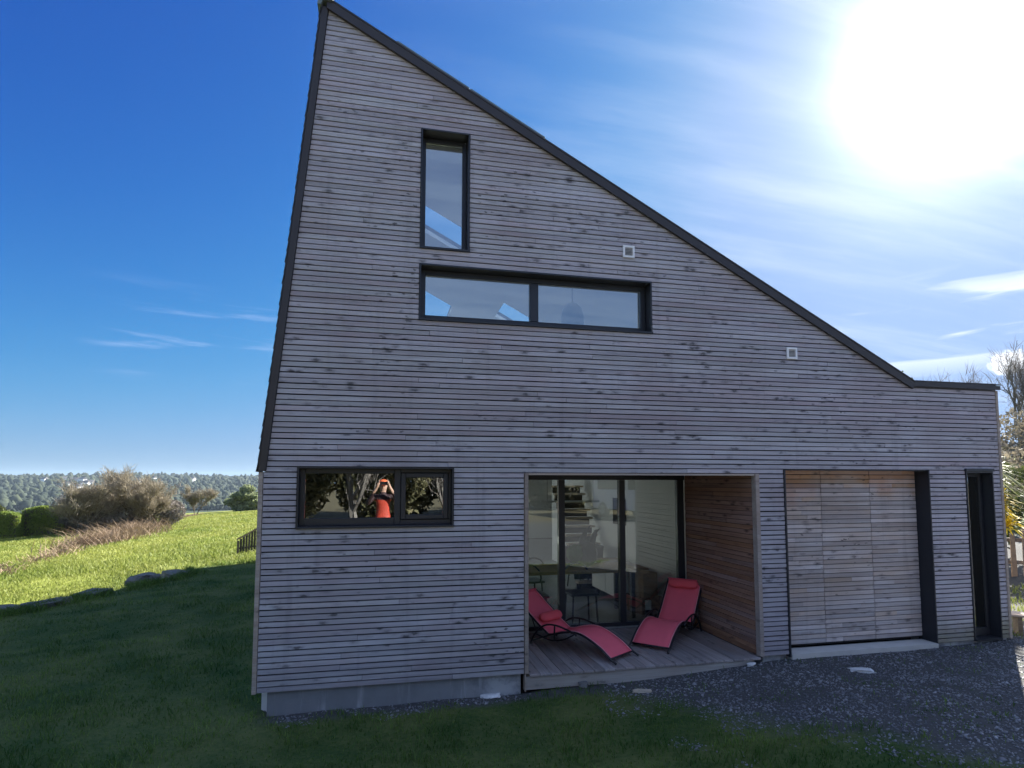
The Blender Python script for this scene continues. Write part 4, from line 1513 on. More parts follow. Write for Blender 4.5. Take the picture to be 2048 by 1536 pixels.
fr = thing('picket_fence', 'weathered brown picket fence beyond the right corner of the house', 'fence', (12.9, 2.9, 0))
for i in range(16):
    x, y = i * 0.15 - 0.3, -i * 0.11 + 0.25
    b0 = ground_z(12.9 + x, 2.9 + y)
    h_ = 0.86 + rng.uniform(-0.04, 0.05)
    c = MB().quadbox([(x - 0.045, y - 0.01, b0 - 0.05), (x + 0.045, y - 0.05, b0 - 0.05), (x + 0.055, y - 0.03, b0 - 0.05), (x - 0.035, y + 0.01, b0 - 0.05),
                      (x - 0.03, y - 0.01, b0 + h_), (x + 0.03, y - 0.045, b0 + h_), (x + 0.04, y - 0.03, b0 + h_), (x - 0.02, y + 0.01, b0 + h_)])
    c.build('picket', M['wood_old'], fr)
b0 = ground_z(12.9, 2.9)
for zz_ in (0.25, 0.68):
    MB().quadbox([(-0.4, 0.36, b0 + zz_), (2.1, -1.46, b0 + zz_), (2.12, -1.43, b0 + zz_), (-0.38, 0.39, b0 + zz_),
                  (-0.4, 0.36, b0 + zz_ + 0.07), (2.1, -1.46, b0 + zz_ + 0.07), (2.12, -1.43, b0 + zz_ + 0.07), (-0.38, 0.39, b0 + zz_ + 0.07)]).build('rail', M['wood_old'], fr)

bn = thing('bench', 'low plank bench in the sun just past the right corner', 'bench', (9.62, 0.30, ground_z(9.62, 0.3)), R(-35))
for i in range(2):
    bevel(MB().box(-0.02, 1.1, -0.14 + i * 0.15, 0.0 + i * 0.15, 0.255, 0.285).build('plank', M['wood_trim'], bn))
for u in (0.08, 0.95):
    MB().box(u, u + 0.05, -0.1, 0.1, 0, 0.254).build('leg', M['wood_old'], bn)

# ------------------------------------------------------------------ trees and plants
def tree_parts(seed, H, spread, trunk_r, forks=3, levels=4, twigs=2600, tw_len=(0.25, 0.7), tw_w=0.02, multi=1, up=0.25, low=0.25):
    """limbs as tapered tubes and a haze of twigs round their ends"""
    rg = random.Random(seed)
    mb = MB()
    tips = []

    def grow(p, d, L, rad, lev):
        n_ = 4
        pts, q, dd = [p.copy()], p.copy(), d.copy()
        for i in range(n_):
            dd = (dd + Vector((rg.uniform(-.28, .28), rg.uniform(-.28, .28), rg.uniform(-.1, .1) + up * 0.25))).normalized()
            q = q + dd * (L / n_)
            pts.append(q.copy())
        mb.tube(pts, [max(0.004, rad * (1 - 0.55 * i / n_)) for i in range(n_ + 1)], 5 if lev < 2 else 3, 0, False)
        if lev >= 1:
            tips.extend((pts[i], dd) for i in range(1, n_ + 1))
        if lev == levels:
            return
        for c in range(forks + (1 if lev == 0 else 0)):
            t = rg.uniform(0.45 if lev else low, 1.0)
            k_ = min(n_ - 1, int(t * n_))
            base = pts[k_].lerp(pts[k_ + 1], t * n_ - k_)
            a = rg.uniform(0, 2 * math.pi)
            side = Vector((math.cos(a), math.sin(a), 0))
            nd = (dd * rg.uniform(0.5, 1.0) + side * spread * rg.uniform(0.6, 1.2) + Vector((0, 0, up))).normalized()
            grow(base, nd, L * rg.uniform(0.55, 0.8), rad * 0.52, lev + 1)
    for k_ in range(multi):
        a = rg.uniform(0, 6.28)
        off = Vector((math.cos(a), math.sin(a), 0)) * (0.15 * (multi > 1)) * H * rg.uniform(0.3, 1)
        d0 = (Vector((0, 0, 1)) + off.normalized() * (0.45 if multi > 1 else 0.08)).normalized()
        grow(Vector((off.x * .5, off.y * .5, -0.1)), d0, H * rg.uniform(0.40, 0.5), trunk_r * (0.7 if multi > 1 else 1), 0)
    zmax = max(v[2] for v in mb.v)
    s = H / zmax
    mb.v = [(v[0] * s, v[1] * s, v[2] * s) for v in mb.v]
    r_ = nprng(seed)
    idx = r_.integers(0, len(tips), twigs)
    P = np.array([tuple(t[0] * s) for t in tips])[idx]
    D = np.array([tuple(t[1]) for t in tips])[idx] + r_.normal(0, 0.75, (twigs, 3)) + np.array([0, 0, 0.25])
    D /= np.linalg.norm(D, axis=1)[:, None]
    P = P + r_.normal(0, 0.03 * H, (twigs, 3)) * np.array([1, 1, 0.7])
    P[:, 2] = np.maximum(P[:, 2], 0.05)
    ln = r_.uniform(*tw_len, twigs)[:, None]
    W = np.cross(D, r_.normal(0, 1, (twigs, 3)))
    W /= np.linalg.norm(W, axis=1)[:, None]
    V = np.stack([P - W * tw_w / 2, P + W * tw_w / 2, P + D * ln], 1)
    F = np.arange(twigs * 3).reshape(-1, 3)
    t = np.repeat(np.clip(r_.normal(0.5, 0.25, twigs), 0, 1), 3)
    return mb, V.reshape(-1, 3), F, t


def bare_tree(name, loc, label, cat, seed, H, spread=0.8, trunk_r=0.12, group=None, tw=None, bark=None, twigs=2600, tw_len=(0.25, 0.7), tw_w=0.02, multi=1, forks=3, levels=4, up=0.25, low=0.25):
    o = thing(name, label, cat, loc, 0, group)
    mb, V, F, t = tree_parts(seed, H, spread, trunk_r, forks, levels, twigs, tw_len, tw_w, multi, up, low)
    mb.build('trunk', bark or M['bark'], o)
    soup('crown', V, F, t, tw or M['twig'], o)
    return o


def leaf_cloud(name, blobs, n, size, mat, seed, parent=None, flat=0.0, bare=0.15):
    """leaf-sized triangles through a set of ellipsoid blobs (x,y,z,rx,ry,rz), clumped so gaps show"""
    r_ = nprng(seed)
    B = np.array(blobs, float)
    vol = B[:, 3] * B[:, 4] * B[:, 5]
    idx = r_.choice(len(B), n, p=vol / vol.sum())
    d = r_.normal(0, 1, (n, 3))
    d /= np.linalg.norm(d, axis=1)[:, None]
    rad = r_.uniform(0.55, 1.0, n) ** 0.6
    P = B[idx, :3] + d * B[idx, 3:] * rad[:, None]
    a = r_.normal(0, 1, (n, 3))
    b_ = r_.normal(0, 1, (n, 3))
    a /= np.linalg.norm(a, axis=1)[:, None]
    b_ /= np.linalg.norm(b_, axis=1)[:, None]
    s = size * r_.uniform(0.6, 1.4, n)[:, None]
    V = np.stack([P - a * s * 0.5, P + a * s * 0.5, P + b_ * s], 1)
    t = np.repeat(np.clip(0.3 + 0.45 * d[:, 2] * 0.6 + r_.normal(0.15, 0.2, n), 0, 1), 3)
    return soup(name, V.reshape(-1, 3), np.arange(n * 3).reshape(-1, 3), t, mat, parent)


def gz(x, y):
    return ground_z(x, y)


# thicket of bare trees beyond the field, left
TG = 'bare trees in the thicket beyond the field'
for (x, y, H, sp, sd_, tw, lab, fk) in (
        (-18.9, 39.5, 3.6, 0.95, 21, 'twig', 'spreading olive brown bare tree at the front of the thicket', 4),
        (-16.6, 42.5, 4.4, 0.85, 22, 'twig', 'tallest bare tree rising from the middle of the thicket', 4),
        (-15.6, 41.5, 3.2, 0.85, 23, 'twig', 'rounded russet bare tree at the right of the thicket', 4),
        (-20.6, 42.5, 2.4, 0.8, 24, 'twig_grey', 'dark low bare tree beside the clipped hedge', 4),
        (-20.0, 45.5, 3.2, 0.9, 25, 'twig_grey', 'grey bare tree standing behind the olive brown one', 4)):
    bare_tree('bare_tree', (x, y, gz(x, y)), lab, 'tree', sd_, H, sp, 0.11, TG, M[tw], M['bark'], 7000, (0.25, 0.75), 0.035, 3, fk, 3, 0.3, 0.1)
bare_tree('bare_tree', (-18.2, 62.0, gz(-18.2, 62)), 'small pale bare tree alone near the crest of the field', 'tree', 31, 3.1, 0.7, 0.08, TG, M['twig'], M['bark'], 3500, (0.25, 0.7), 0.04, 2, 4, 3)
bare_tree('bare_tree', (-21.5, 64.0, gz(-21.5, 64)), 'low scrubby bare tree between the thicket and the pale tree', 'tree', 32, 2.2, 0.9, 0.08, TG, M['twig'], M['bark'], 3000, (0.25, 0.6), 0.04, 3, 4, 3)


def bush(name, loc, label, seed, blobs, n, size, mat, cat='bush', group=None, stem=True):
    o = thing(name, label, cat, loc, 0, group)
    leaf_cloud('foliage', blobs, n, size, mat, seed, o)
    if stem:
        mb = MB()
        for b in blobs[:4]:
            mb.tube([(b[0] * 0.3, b[1] * 0.3, -0.1), (b[0] * 0.7, b[1] * 0.7, b[2] * 0.6), (b[0], b[1], b[2])], [0.05, 0.035, 0.015], 5)
        mb.build('stem', M['bark'], o)
    return o


PG = 'grey green pines at the crest of the field'
bush('pine_tree', (-15.0, 70, gz(-15, 70) - 0.5), 'spreading grey green pine left of the far corner of the house', 41,
     [(0, 0, 2.2, 1.6, 1.2, .5), (-1.2, .2, 1.5, 1.2, 1, .45), (1.1, 0, 1.4, 1.3, 1, .5), (0.2, .1, 3.0, .8, .7, .5), (0.2, 0, .8, 1.7, 1.1, .5)], 5000, 0.28, M['pine'], 'pine', PG)
bush('pine_tree', (-12.8, 72, gz(-12.8, 72) - 0.5), 'pale pine half hidden by the left corner of the house', 42,
     [(0, 0, 2.0, 1.4, 1.2, .5), (-.9, .2, 1.2, 1.2, 1, .5), (1.1, 0, 1.0, 1.3, 1, .5), (0.2, .1, 2.6, .7, .7, .4)], 4500, 0.28, M['pine'], 'pine', PG)

SG = 'winter scrub filling the foot of the thicket'
for (x, y, s, lab, sd_) in ((-18.2, 41.5, 1.0, 'dark scrub at the foot of the thicket, towards the hedge', 45), (-15.6, 43.5, 1.1, 'dark scrub at the foot of the thicket, in its middle', 46), (-20.3, 43.0, 0.9, 'dark scrub at the foot of the thicket, nearest the hedge', 48)):
    bush('scrub', (x, y, gz(x, y)), lab, sd_, [(0, 0, .7 * s, 1.5 * s, 1, .75 * s), (.9 * s, .2, 1.0 * s, 1.0, .8, .8 * s), (-.9 * s, .2, .9 * s, 1.0, .8, .8 * s)], 4200, 0.16, M['twig_grey'], 'bush', SG)

# clipped hedges
HG = 'clipped hedges at the end of the field'
for (x, y, L_, hh_, dp, lab, sd_) in ((-24.0, 40.5, 2.1, 1.75, 1.0, 'clipped green hedge at the left edge of the view', 51), (-22.1, 41.8, 2.3, 1.95, 1.0, 'clipped green hedge next to the bare thicket', 52)):
    o = thing('hedge', lab, 'hedge', (x, y, gz(x, y) - 0.05), R(10), HG)
    r_ = nprng(sd_)
    n_ = 14000
    P = r_.uniform(-1, 1, (n_, 3))
    k_ = np.argmax(np.abs(P) * np.array([1, 1, 1]), axis=1)
    P[np.arange(n_), k_] = np.sign(P[np.arange(n_), k_]) * r_.uniform(0.88, 1.04, n_)
    P = P * np.array([L_ / 2, dp / 2, hh_ / 2]) + np.array([0, 0, hh_ / 2])
    P[:, 2] += 0.08 * np.sin(P[:, 0] * 3.1 + sd_)
    a, b_ = r_.normal(0, 1, (n_, 3)), r_.normal(0, 1, (n_, 3))
    a /= np.linalg.norm(a, axis=1)[:, None]
    b_ /= np.linalg.norm(b_, axis=1)[:, None]
    V = np.stack([P - a * 0.05, P + a * 0.05, P + b_ * 0.11], 1)
    soup('foliage', V.reshape(-1, 3), np.arange(n_ * 3).reshape(-1, 3), np.repeat(np.clip(r_.normal(0.5, 0.25, n_), 0, 1), 3), M['hedge'], o)
    MB().box(-L_ / 2 + .1, L_ / 2 - .1, -dp / 2 + .12, dp / 2 - .12, 0, hh_ - 0.12).build('core', M['bark'], o)
bush('round_shrub', (-28.2, 47, gz(-28.2, 47)), 'dark rounded shrub behind the gap between the hedges', 53, [(0, 0, 1.6, 1.0, .9, .9), (.8, .3, 1.2, .8, .7, .8)], 2600, 0.16, M['ivy'])
bush('round_shrub', (-22.6, 46.8, gz(-22.6, 46.8)), 'dark evergreen shrub showing over the right hedge', 54, [(0, 0, 1.9, .9, .9, .7), (.6, .3, 1.6, .6, .6, .7), (-.8, 0, 1.4, .7, .7, .6)], 2600, 0.16, M['ivy'])

# brambles and dry stalks along the old boundary
r = nprng(61)
line = np.array([(-10.6, 14.5), (-11.6, 18.5), (-12.5, 24), (-13.2, 30), (-14.6, 37), (-16.2, 45), (-17.8, 58), (-18.5, 64)])
n = 15000
u = r.uniform(0, 1, n) * (len(line) - 1.001)
i = u.astype(int)
fr_ = (u - i)[:, None]
C0 = line[i] * (1 - fr_) + line[i + 1] * fr_
hump = np.exp(-((C0[:, 1] - 33) / 6.5) ** 2)
X = C0[:, 0] + r.normal(0, 0.3, n) * (1 + 2.2 * hump)
Y = C0[:, 1] + r.normal(0, 0.9, n)
clump = npnoise(X, Y, 0.55, 4) * 0.6 + npnoise(X, Y, 1.4, 14) * 0.4
keep = r.uniform(0, 1, n) < np.where(clump > 0.5, 0.25 + 1.2 * hump, 0.05 + 0.35 * hump)
hump = hump * (0.4 + 1.3 * np.clip((clump - 0.35) / 0.4, 0, 1))
clump = clump[keep]
X, Y, hump = X[keep], Y[keep], hump[keep]
hh = r.uniform(0.12, 0.42, len(X)) * (0.6 + 1.5 * hump)
kind(blades('brambles', X, Y, np.where((Y < 18) & (X > -12.5), ZN(X, Y), ZF(X, Y)), hh, np.full(len(X), 0.035), 2.2, np.clip(r.beta(1.3, 2.2, len(X)) * (1 - 0.55 * hump), 0, 1), M['dry'], 7), 'stuff')
# rank pale grass by the fence and the sunny strip
n = 2600
X = r.uniform(-6.5, -2.4, n)
Y = r.uniform(13.3, 17.5, n)
keep = npnoise(X, Y, 0.9, 5) > 0.5
X, Y = X[keep], Y[keep]
kind(blades('dry_grass', X, Y, ZN(X, Y), r.uniform(0.05, 0.2, len(X)), np.full(len(X), 0.02), 1.2, r.uniform(0.4, 1, len(X)), M['field_grass'], 8), 'stuff')

# ------------------------------------------------------------------ far hillside
def far_forest():
    r_ = nprng(71)
    bm = bmesh.new()
    bmesh.ops.create_icosphere(bm, subdivisions=1, radius=1.0)
    bv = np.array([tuple(v.co) for v in bm.verts])
    bf = np.array([[v.index for v in f.verts] for f in bm.faces])
    bm.free()
    n_ = 17000
    y_ = r_.uniform(600, 1500, n_)
    az_ = R(-33) + R(26) * r_.uniform(0, 1, n_)
    x_ = 1.2 + (y_ + 6.3) * np.tan(az_)
    den = npnoise(x_, y_, 0.006, 3) * 0.6 + npnoise(x_, y_, 0.02, 9) * 0.4
    kp = (den > 0.40) | (r_.uniform(0, 1, n_) < 0.35)
    x_, y_ = x_[kp], y_[kp]
    n_ = len(x_)
    z_ = np.array([ground_z(float(a), float(b)) for a, b in zip(x_, y_)])
    sz = np.minimum(r_.lognormal(0.72, 0.5, n_), 5.0)
    hgt = sz * r_.uniform(0.8, 1.5, n_)
    P = bv[None] * np.stack([sz, sz, hgt], 1)[:, None, :] * (1 + r_.normal(0, 0.25, (n_, len(bv), 1)))
    P[..., 0] += x_[:, None]
    P[..., 1] += y_[:, None]
    P[..., 2] += (z_ + hgt * 0.8)[:, None]
    F = (np.arange(n_)[:, None, None] * len(bv) + bf[None]).reshape(-1, 3)
    t = np.clip(r_.beta(1.4, 2.2, n_), 0, 1)
    return kind(soup('hillside_wood', P.reshape(-1, 3), F, np.repeat(t, len(bv)), M['forest']), 'stuff')


far_forest()
roof_m = plain('far_roof', (0.10, 0.095, 0.1), 0.7)
VG = 'white houses scattered on the far hillside'
VL = 'tiny white walled house with a dark roof on the far hillside'
r = random.Random(8)
for i in range(20):
    az_ = R(r.choice((-25.5, -23.5, -22.0, -20.8, -19.5, -27, -24, -16.5)) + r.uniform(-0.8, 0.8))
    y = r.uniform(930, 1150)
    x = 1.2 + (y + 6.3) * math.tan(az_)
    z = ground_z(x, y)
    hs = thing('hillside_house', VL, 'house', (x, y, z + 4.5), r.uniform(-0.7, 0.7), VG)
    a, b, c = r.uniform(3.5, 6), r.uniform(3, 4), r.uniform(3.5, 5)
    MB().box(-a, a, -b, b, -6, c).build('wall', M['white'], hs)
    mb = MB()
    mb.v += [(-a - .4, -b - .5, c), (a + .4, -b - .5, c), (a + .4, b + .5, c), (-a - .4, b + .5, c), (-a - .4, 0, c + b * 0.9), (a + .4, 0, c + b * 0.9)]
    mb.f += [(0, 1, 5, 4), (2, 3, 4, 5), (1, 2, 5), (3, 0, 4), (0, 3, 2, 1)]
    mb.mi += [0] * 5
    mb.build('roof', roof_m, hs)
nh = thing('neighbour_house', 'pale low house roof showing past the left hedge', 'house', (-34.5, 49, gz(-34.5, 49)), R(25))
MB().box(-3, 3, -2.5, 2.5, -0.5, 1.2).build('wall', M['white'], nh)
mb = MB()
mb.v += [(-3.2, -2.8, 1.2), (3.2, -2.8, 1.2), (3.2, 2.8, 1.2), (-3.2, 2.8, 1.2), (-3.2, 0, 2.7), (3.2, 0, 2.7)]
mb.f += [(0, 1, 5, 4), (2, 3, 4, 5), (1, 2, 5), (3, 0, 4), (0, 3, 2, 1)]
mb.mi += [0] * 5
mb.build('roof', M['alu'], nh)

# ------------------------------------------------------------------ right-hand bank
RG = 'bare trees on the bank beyond the right side of the house'
for i, (x, y, H, lab) in enumerate((
        (34.0, 17.6, 7.2, 'tall bare tree at the right edge of the view'),
        (33.0, 19.8, 6.0, 'bare tree just left of the tall one on the bank'),
        (37.5, 25.5, 6.3, 'slim bare tree over the right end of the flat roof'),
        (38.5, 27.6, 6.0, 'bare tree in the middle of the row over the flat roof'),
        (38.5, 30.5, 5.4, 'small bare tree at the left of the row over the flat roof'),
        (36.0, 18.2, 6.5, 'bare tree behind the tall one at the right edge'))):
    bare_tree('bare_tree', (x, y, gz(x, y)), lab, 'tree', 81 + i, H, 0.55, 0.15, RG, M['twig_grey'], M['bark_grey'], 1500, (0.4, 1.0), 0.022, 1, 4, 3, 0.5, 0.2)
bush('evergreen_tree', (21.5, 13.2, gz(21.5, 13.2)), 'thin evergreen tip showing over the flat roof', 91,
     [(-.35, 0, 5.25, .32, .3, .13), (.1, 0, 5.05, .3, .3, .13), (.55, 0, 4.7, .42, .3, .16), (0, 0, 3.6, .8, .7, .4), (0, 0, 2.4, 1, .9, .5)], 1500, 0.13, M['ivy'], 'tree')
bush('scrub', (26.0, 13.4, gz(26, 13.4)), 'brown scrub on the bank below the bare trees', 92,
     [(0, 0, 1.0, 2.0, 2.0, 1.2), (1.5, -.8, 1.8, 1.8, 1.5, 1.2), (2.8, .5, 2.6, 1.6, 1.5, 1.2), (-1, 1, .8, 1.5, 1.2, .9)], 5000, 0.16, M['twig'])
bush('scrub', (19.0, 8.0, gz(19, 8)), 'russet brown bush in front of the bank', 93,
     [(0, 0, 1.0, 1.2, 1.0, 1.0), (.6, -.5, 1.6, .9, .8, .6), (-.6, .4, 1.2, .8, .8, .7)], 2200, 0.12, M['twig'])


def strap_plant(loc, label, seed, n_, L_, w_, mat, trunk_h, name='cordyline', flower=0):
    o = thing(name, label, 'plant', loc)
    r_ = nprng(seed)
    heads = [(r_.uniform(-.5, .5), r_.uniform(-.4, .4), trunk_h * r_.uniform(0.55, 1.0)) for _ in range(7)]
    mb = MB()
    for h_ in heads:
        mb.tube([(0, 0, -0.1), (h_[0] * .5, h_[1] * .5, h_[2] * .55), h_], [0.06, 0.05, 0.03], 6)
    mb.build('stem', M['bark'], o)
    V, F, T = [], [], []
    for k_ in range(n_):
        h_ = heads[k_ % len(heads)]
        a = r_.uniform(0, 6.283)
        e = r_.uniform(-0.2, 1.3)
        d = np.array([math.cos(a) * math.cos(e), math.sin(a) * math.cos(e), math.sin(e)])
        s = np.array([-math.sin(a), math.cos(a), 0]) * w_ / 2
        L1 = L_ * r_.uniform(0.6, 1.2)
        p0 = np.array(h_)
        p1 = p0 + d * L1 * 0.5
        p2 = p0 + d * L1 * 0.9 - np.array([0, 0, L1 * 0.28])
        b0 = len(V)
        V += [p0 - s * .6, p0 + s * .6, p1 - s, p1 + s, p2]
        F += [(b0, b0 + 1, b0 + 3), (b0, b0 + 3, b0 + 2), (b0 + 2, b0 + 3, b0 + 4)]
        T += [np.clip(r_.normal(0.5, 0.28), 0, 1)] * 5
    soup('leaves', np.array(V), np.array(F), np.array(T), mat, o)
    return o


strap_plant((12.15, 2.75, gz(12.15, 2.75)), 'shrub with long pale drooping strap leaves above the fence', 95, 700, 0.8, 0.045, M['blade'], 2.75)
strap_plant((11.6, 1.95, gz(11.6, 1.95)), 'shrub with bright yellow strap leaves beside the right house corner', 96, 420, 0.5, 0.04, M['yellow'], 1.95, 'yellow_shrub')
bush('garden_shrub', (14.2, 4.6, gz(14.2, 4.6)), 'dark shrub behind the brown picket fence', 97, [(0, 0, .9, 1.0, .9, .9), (.6, -.5, 1.5, .7, .7, .6)], 3200, 0.1, M['ivy'])
# sunlit grass past the corner
r = nprng(98)
n = 9000
X = r.uniform(9.4, 14.0, n)
Y = r.uniform(-1.0, 4.2, n)
keep = npnoise(X, Y, 1.2, 3) > 0.42
X, Y = X[keep], Y[keep]
kind(blades('rough_grass', X, Y, ZN(X, Y), r.uniform(0.03, 0.10, len(X)), np.full(len(X), 0.012), 1.2, r.uniform(0, 1, len(X)), M['field_grass'], 9), 'stuff')

# ------------------------------------------------------------------ what stands behind the photographer (seen in the panes)
BGK = 'bare trees of the wood across from the house'
src = bare_tree('bare_tree', (-3.5, -16.5, gz(-3.5, -16.5)), 'bare tree of the wood facing the house, third from its west end', 'tree', 101, 7.0, 0.6, 0.16, BGK, M['twig_grey'], M['bark_grey'], 3200, (0.4, 1.0), 0.03, 1, 4, 3, 0.5, 0.15)
for i, (x, y, s, lab) in enumerate(((-9.5, -16, 1.05, 'bare tree of the wood facing the house, at its west end'), (-6.3, -17, 0.9, 'bare tree of the wood facing the house, second from its west end'),
                                    (0.2, -16, 1.0, 'bare tree of the wood facing the kitchen window, straight across'), (3.6, -17, 0.95, 'bare tree of the wood facing the porch'),
                                    (7.0, -18, 1.0, 'bare tree of the wood facing the garage door'), (11.5, -17, 1.0, 'bare tree of the wood facing the right house corner'), (16.0, -18, 1.1, 'bare tree of the wood at its east end'))):
    c = copy_tree(src)
    c.location = (x, y, gz(x, y))
    c.rotation_euler = (0, 0, 1.3 * i + 0.7)
    c.scale = (s, s, s)
    c['label'] = lab
EG = 'evergreen thicket under the wood across from the house'
src = bush('evergreen_bush', (-7.5, -18.0, gz(-7.5, -18)), 'evergreen bush across from the house, at the west end of the thicket', 111,
           [(0, 0, 1.3, 2.0, 1.4, 1.5), (1.2, .3, 2.0, 1.3, 1.1, 1.2), (-1.2, .2, 1.8, 1.2, 1.0, 1.3)], 9000, 0.17, M['scrub_mix'], 'bush', EG)
for i, (x, y, s, lab) in enumerate(((-3.2, -19.0, 1.2, 'evergreen bush across from the left house corner'), (1.4, -19.5, 1.25, 'evergreen bush straight across from the kitchen window'),
                                    (5.6, -19, 1.15, 'evergreen bush across from the porch'), (10.2, -19.5, 1.3, 'evergreen bush across from the garage door'), (15.0, -19, 1.2, 'evergreen bush at the east end of the thicket'))):
    c = copy_tree(src)
    c.location = (x, y, gz(x, y))
    c.rotation_euler = (0, 0, 2.1 * i + 0.4)
    c.scale = (s, s * 0.9, s)
    c['label'] = lab


def make_person():
    px, py = 1.16, -6.66
    gzv = ground_z(px, py)
    P = thing('person', 'person in a red jacket with dark sleeves and orange cap holding up a phone', 'person', (px, py, gzv))
    H0 = 2.0446 - gzv                    # height of the phone over the ground
    k = H0 / 1.70
    J = {'pelvis': (0, 0, .95, .135), 'waist': (0, 0, 1.10, .135), 'chest': (0, 0, 1.30, .155), 'neck': (0, .0, 1.49, .058), 'chin': (0, .03, 1.56, .075), 'head': (0, .02, 1.64, .098), 'crown': (0, .015, 1.72, .075)}
    E = [('pelvis', 'waist'), ('waist', 'chest'), ('chest', 'neck'), ('neck', 'chin'), ('chin', 'head'), ('head', 'crown')]
    for s, n_ in ((-1, 'l'), (1, 'r')):
        J['sh' + n_] = (s * .19, 0, 1.41, .07)
        J['el' + n_] = (s * .34, .10, 1.24, .048)
        J['wr' + n_] = (s * .135, .27, 1.60, .033)
        J['pa' + n_] = (s * .105, .30, 1.66, .036)
        E += [('chest', 'sh' + n_), ('sh' + n_, 'el' + n_), ('el' + n_, 'wr' + n_), ('wr' + n_, 'pa' + n_)]
        for f in range(4):
            z = 1.675 + f * 0.017
            ln = (0.85, 1.0, 0.95, 0.8)[f]
            J['fa%d%s' % (f, n_)] = (s * (.105 - .005 * f), .305 + .035 * ln, z + .02, .009)
            J['fb%d%s' % (f, n_)] = (s * (.088 - .004 * f), .305 + .05 * ln, z + .026, .008)
            E += [('pa' + n_, 'fa%d%s' % (f, n_)), ('fa%d%s' % (f, n_), 'fb%d%s' % (f, n_))]
        J['ta' + n_] = (s * .085, .285, 1.655, .011)
        J['tb' + n_] = (s * .062, .30, 1.675, .009)
        E += [('pa' + n_, 'ta' + n_), ('ta' + n_, 'tb' + n_)]
        J['hip' + n_] = (s * .10, 0, .88, .095)
        J['kn' + n_] = (s * .115, .02, .49, .062)
        J['an' + n_] = (s * .12, -.01, .09, .045)
        J['to' + n_] = (s * .135, .15, .04, .04)
        E += [('pelvis', 'hip' + n_), ('hip' + n_, 'kn' + n_), ('kn' + n_, 'an' + n_), ('an' + n_, 'to' + n_)]
    names = list(J)
    me = bpy.data.meshes.new('body')
    me.from_pydata([(J[n_][0] * k, J[n_][1] * k, J[n_][2] * k) for n_ in names], [(names.index(a), names.index(b)) for a, b in E], [])
    tmp = bpy.data.objects.new('body', me)
    COL.objects.link(tmp)
    tmp.modifiers.new('skin', 'SKIN')
    sv = me.skin_vertices[0].data
    for i, n_ in enumerate(names):
        rr = J[n_][3] * k
        sv[i].radius = (rr, rr * (0.72 if n_ in ('pelvis', 'waist', 'chest') else 1.0))
        sv[i].use_root = (n_ == 'pelvis')
    ss = tmp.modifiers.new('sub', 'SUBSURF')
    ss.levels = ss.render_levels = 2
    dg = bpy.context.evaluated_depsgraph_get()
    me2 = bpy.data.meshes.new_from_object(tmp.evaluated_get(dg))
    bpy.data.objects.remove(tmp, do_unlink=True)
    mats = [plain('skin', (0.55, 0.34, 0.26), 0.55), plain('red_jacket', (0.45, 0.05, 0.028), 0.6, 0, 0.35, 9), plain('dark_sleeve', (0.03, 0.012, 0.016), 0.7), plain('dark_trousers', (0.02, 0.022, 0.03), 0.8)]
    me2.materials.clear()
    for m_ in mats:
        me2.materials.append(m_)
    for p in me2.polygons:
        c = p.center / k
        if c.z > 1.50 and abs(c.x) < 0.1 and c.y < 0.16:
            i = 0
        elif c.y > 0.245:
            i = 0
        elif c.z < 0.80 or (c.z < 0.13):
            i = 3
        elif c.z > 1.33 or abs(c.x) > 0.20:
            i = 2
        else:
            i = 1
        p.material_index = i
        p.use_smooth = True
    me2.name = 'body'
    link('body', me2, P)
    cap = MB()
    cap.lathe([(0.108, 1.655), (0.108, 1.69), (0.092, 1.735), (0.055, 1.765), (0.0, 1.775)], 18)
    cap.v = [(v[0] * k, (v[1] * 1.08 + 0.015) * k, v[2] * k) for v in cap.v]
    cap.build('cap', plain('orange_cap', (0.7, 0.14, 0.05), 0.7), P, smooth=True)
    MB().quadbox([(-.07 * k, .10 * k, 1.66 * k), (.07 * k, .10 * k, 1.66 * k), (.05 * k, .20 * k, 1.645 * k), (-.05 * k, .20 * k, 1.645 * k),
                  (-.07 * k, .10 * k, 1.672 * k), (.07 * k, .10 * k, 1.672 * k), (.05 * k, .20 * k, 1.652 * k), (-.05 * k, .20 * k, 1.652 * k)]).build('peak', plain('cap_peak', (0.6, 0.1, 0.04), 0.7), P)
    for s in (-1, 1):
        MB().lathe([(0.0, -0.010), (0.008, -0.006), (0.010, 0.0), (0.008, 0.006), (0.0, 0.010)], 10, origin=(s * .034 * k, .112 * k, 1.63 * k)).build('eye', M['black'], P)
    MB().quadbox([(-.014 * k, .105 * k, 1.585 * k), (.014 * k, .105 * k, 1.585 * k), (.008 * k, .138 * k, 1.588 * k), (-.008 * k, .138 * k, 1.588 * k),
                  (-.008 * k, .10 * k, 1.63 * k), (.008 * k, .10 * k, 1.63 * k), (.004 * k, .118 * k, 1.628 * k), (-.004 * k, .118 * k, 1.628 * k)]).build('nose', mats[0], P)
    ph = MB().box(-0.074, 0.074, -0.004, 0.004, -0.036, 0.036).build('phone', M['black'], None, (1.172, -6.335, 2.03))
    bevel(ph, 0.003)
    tag(ph, 'black phone held up sideways in the hands of the person', 'phone')


make_person()


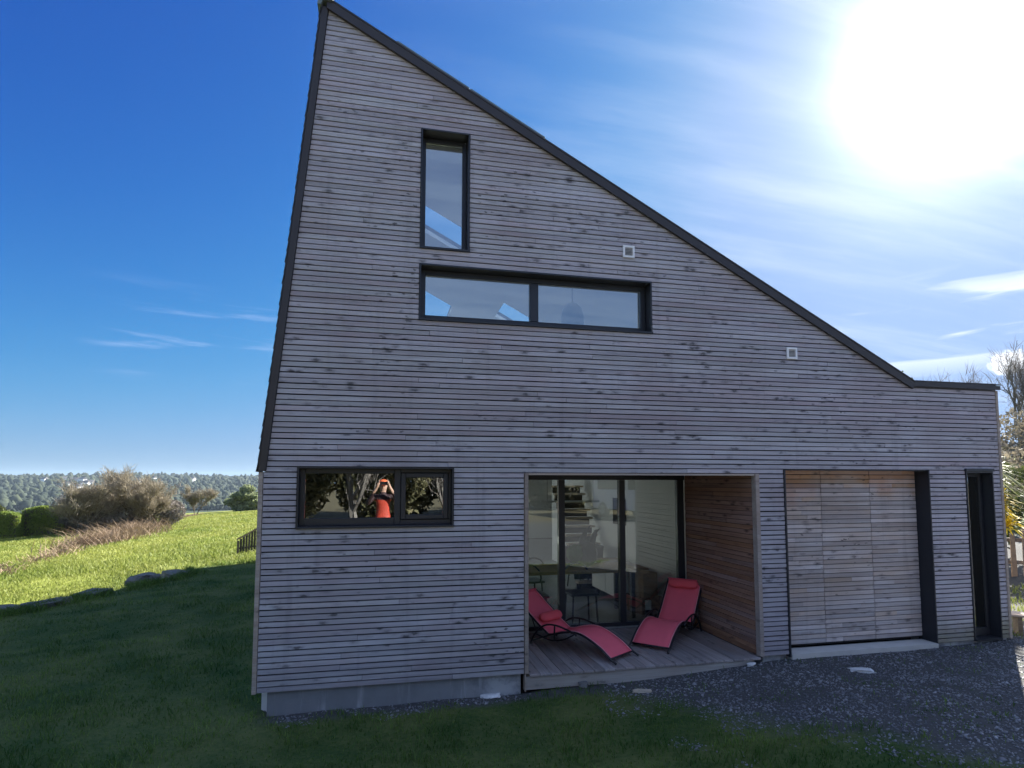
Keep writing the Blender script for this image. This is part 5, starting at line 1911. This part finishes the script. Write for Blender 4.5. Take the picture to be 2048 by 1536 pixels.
def make_van():
    x, y = 11.6, -13.0
    V = thing('parked_van', 'white van parked across from the garage door', 'van', (x, y, gz(x, y)), R(78))
    prof = [(-2.3, 0.35), (2.25, 0.35), (2.4, 0.55), (2.38, 0.95), (1.75, 1.12), (1.05, 1.92), (0.9, 2.0), (-2.2, 2.0), (-2.35, 1.85), (-2.4, 0.6)]
    b_ = bevel(MB().slab(prof, -0.92, 0.92).build('body', M['white_paint'], V), 0.07, 3)
    MB().quadbox([(1.16, -0.78, 1.83), (1.72, -0.82, 1.17), (1.74, -0.82, 1.18), (1.18, -0.78, 1.845), (1.16, 0.78, 1.83), (1.72, 0.82, 1.17), (1.74, 0.82, 1.18), (1.18, 0.78, 1.845)]).build('windscreen', M['panel'], V)
    for s in (-1, 1):
        MB().slab([(0.35, 1.2), (1.5, 1.2), (1.02, 1.8), (0.35, 1.82)], s * 0.922 - 0.004, s * 0.922 + 0.004).build('side_window', M['panel'], V)
        MB().box(-1.9, 0.2, s * 0.921 - 0.003, s * 0.921 + 0.003, 1.2, 1.8).build('side_window', M['panel'], V)
        MB().box(2.33, 2.41, s * 0.68 - 0.14, s * 0.68 + 0.14, 0.72, 0.9).build('headlight', M['alu'], V)
        for wx in (-1.5, 1.5):
            w_ = MB()
            w_.lathe([(0.0, -0.1), (0.25, -0.1), (0.33, -0.07), (0.33, 0.07), (0.25, 0.1), (0.0, 0.1)], 20)
            w_.v = [(v[0], v[2], v[1]) for v in w_.v]
            wh = w_.build('wheel', M['black'], V, (wx, s * 0.86, 0.33), True)
            rm = MB().lathe([(0.0, 0.0), (0.2, 0.0), (0.21, 0.02), (0.0, 0.03)], 16)
            rm.v = [(v[0], s * (v[2] + 0.095), v[1]) for v in rm.v]
            rm.build('rim', M['alu'], wh)
    MB().box(2.36, 2.46, -0.85, 0.85, 0.36, 0.58).build('bumper', M['metal'], V)


make_van()

# ------------------------------------------------------------------ the winter air between here and the far hill
def make_haze():
    m = bpy.data.materials.new('haze_air')
    m.use_nodes = True
    g = NT(m.node_tree)
    g.n.clear()
    out = g.node('ShaderNodeOutputMaterial')
    v = g.node('ShaderNodeVolumePrincipled')
    v.inputs['Color'].default_value = (0.62, 0.80, 1.0, 1)
    v.inputs['Density'].default_value = HAZE
    v.inputs['Anisotropy'].default_value = 0.2
    g.l.new(v.outputs[0], out.inputs['Volume'])
    o = MB().box(-3200, 3200, -900, 3900, -27.0, 62.0).build('haze', m)
    kind(o, 'stuff')


HAZE = 0.00010
make_haze()
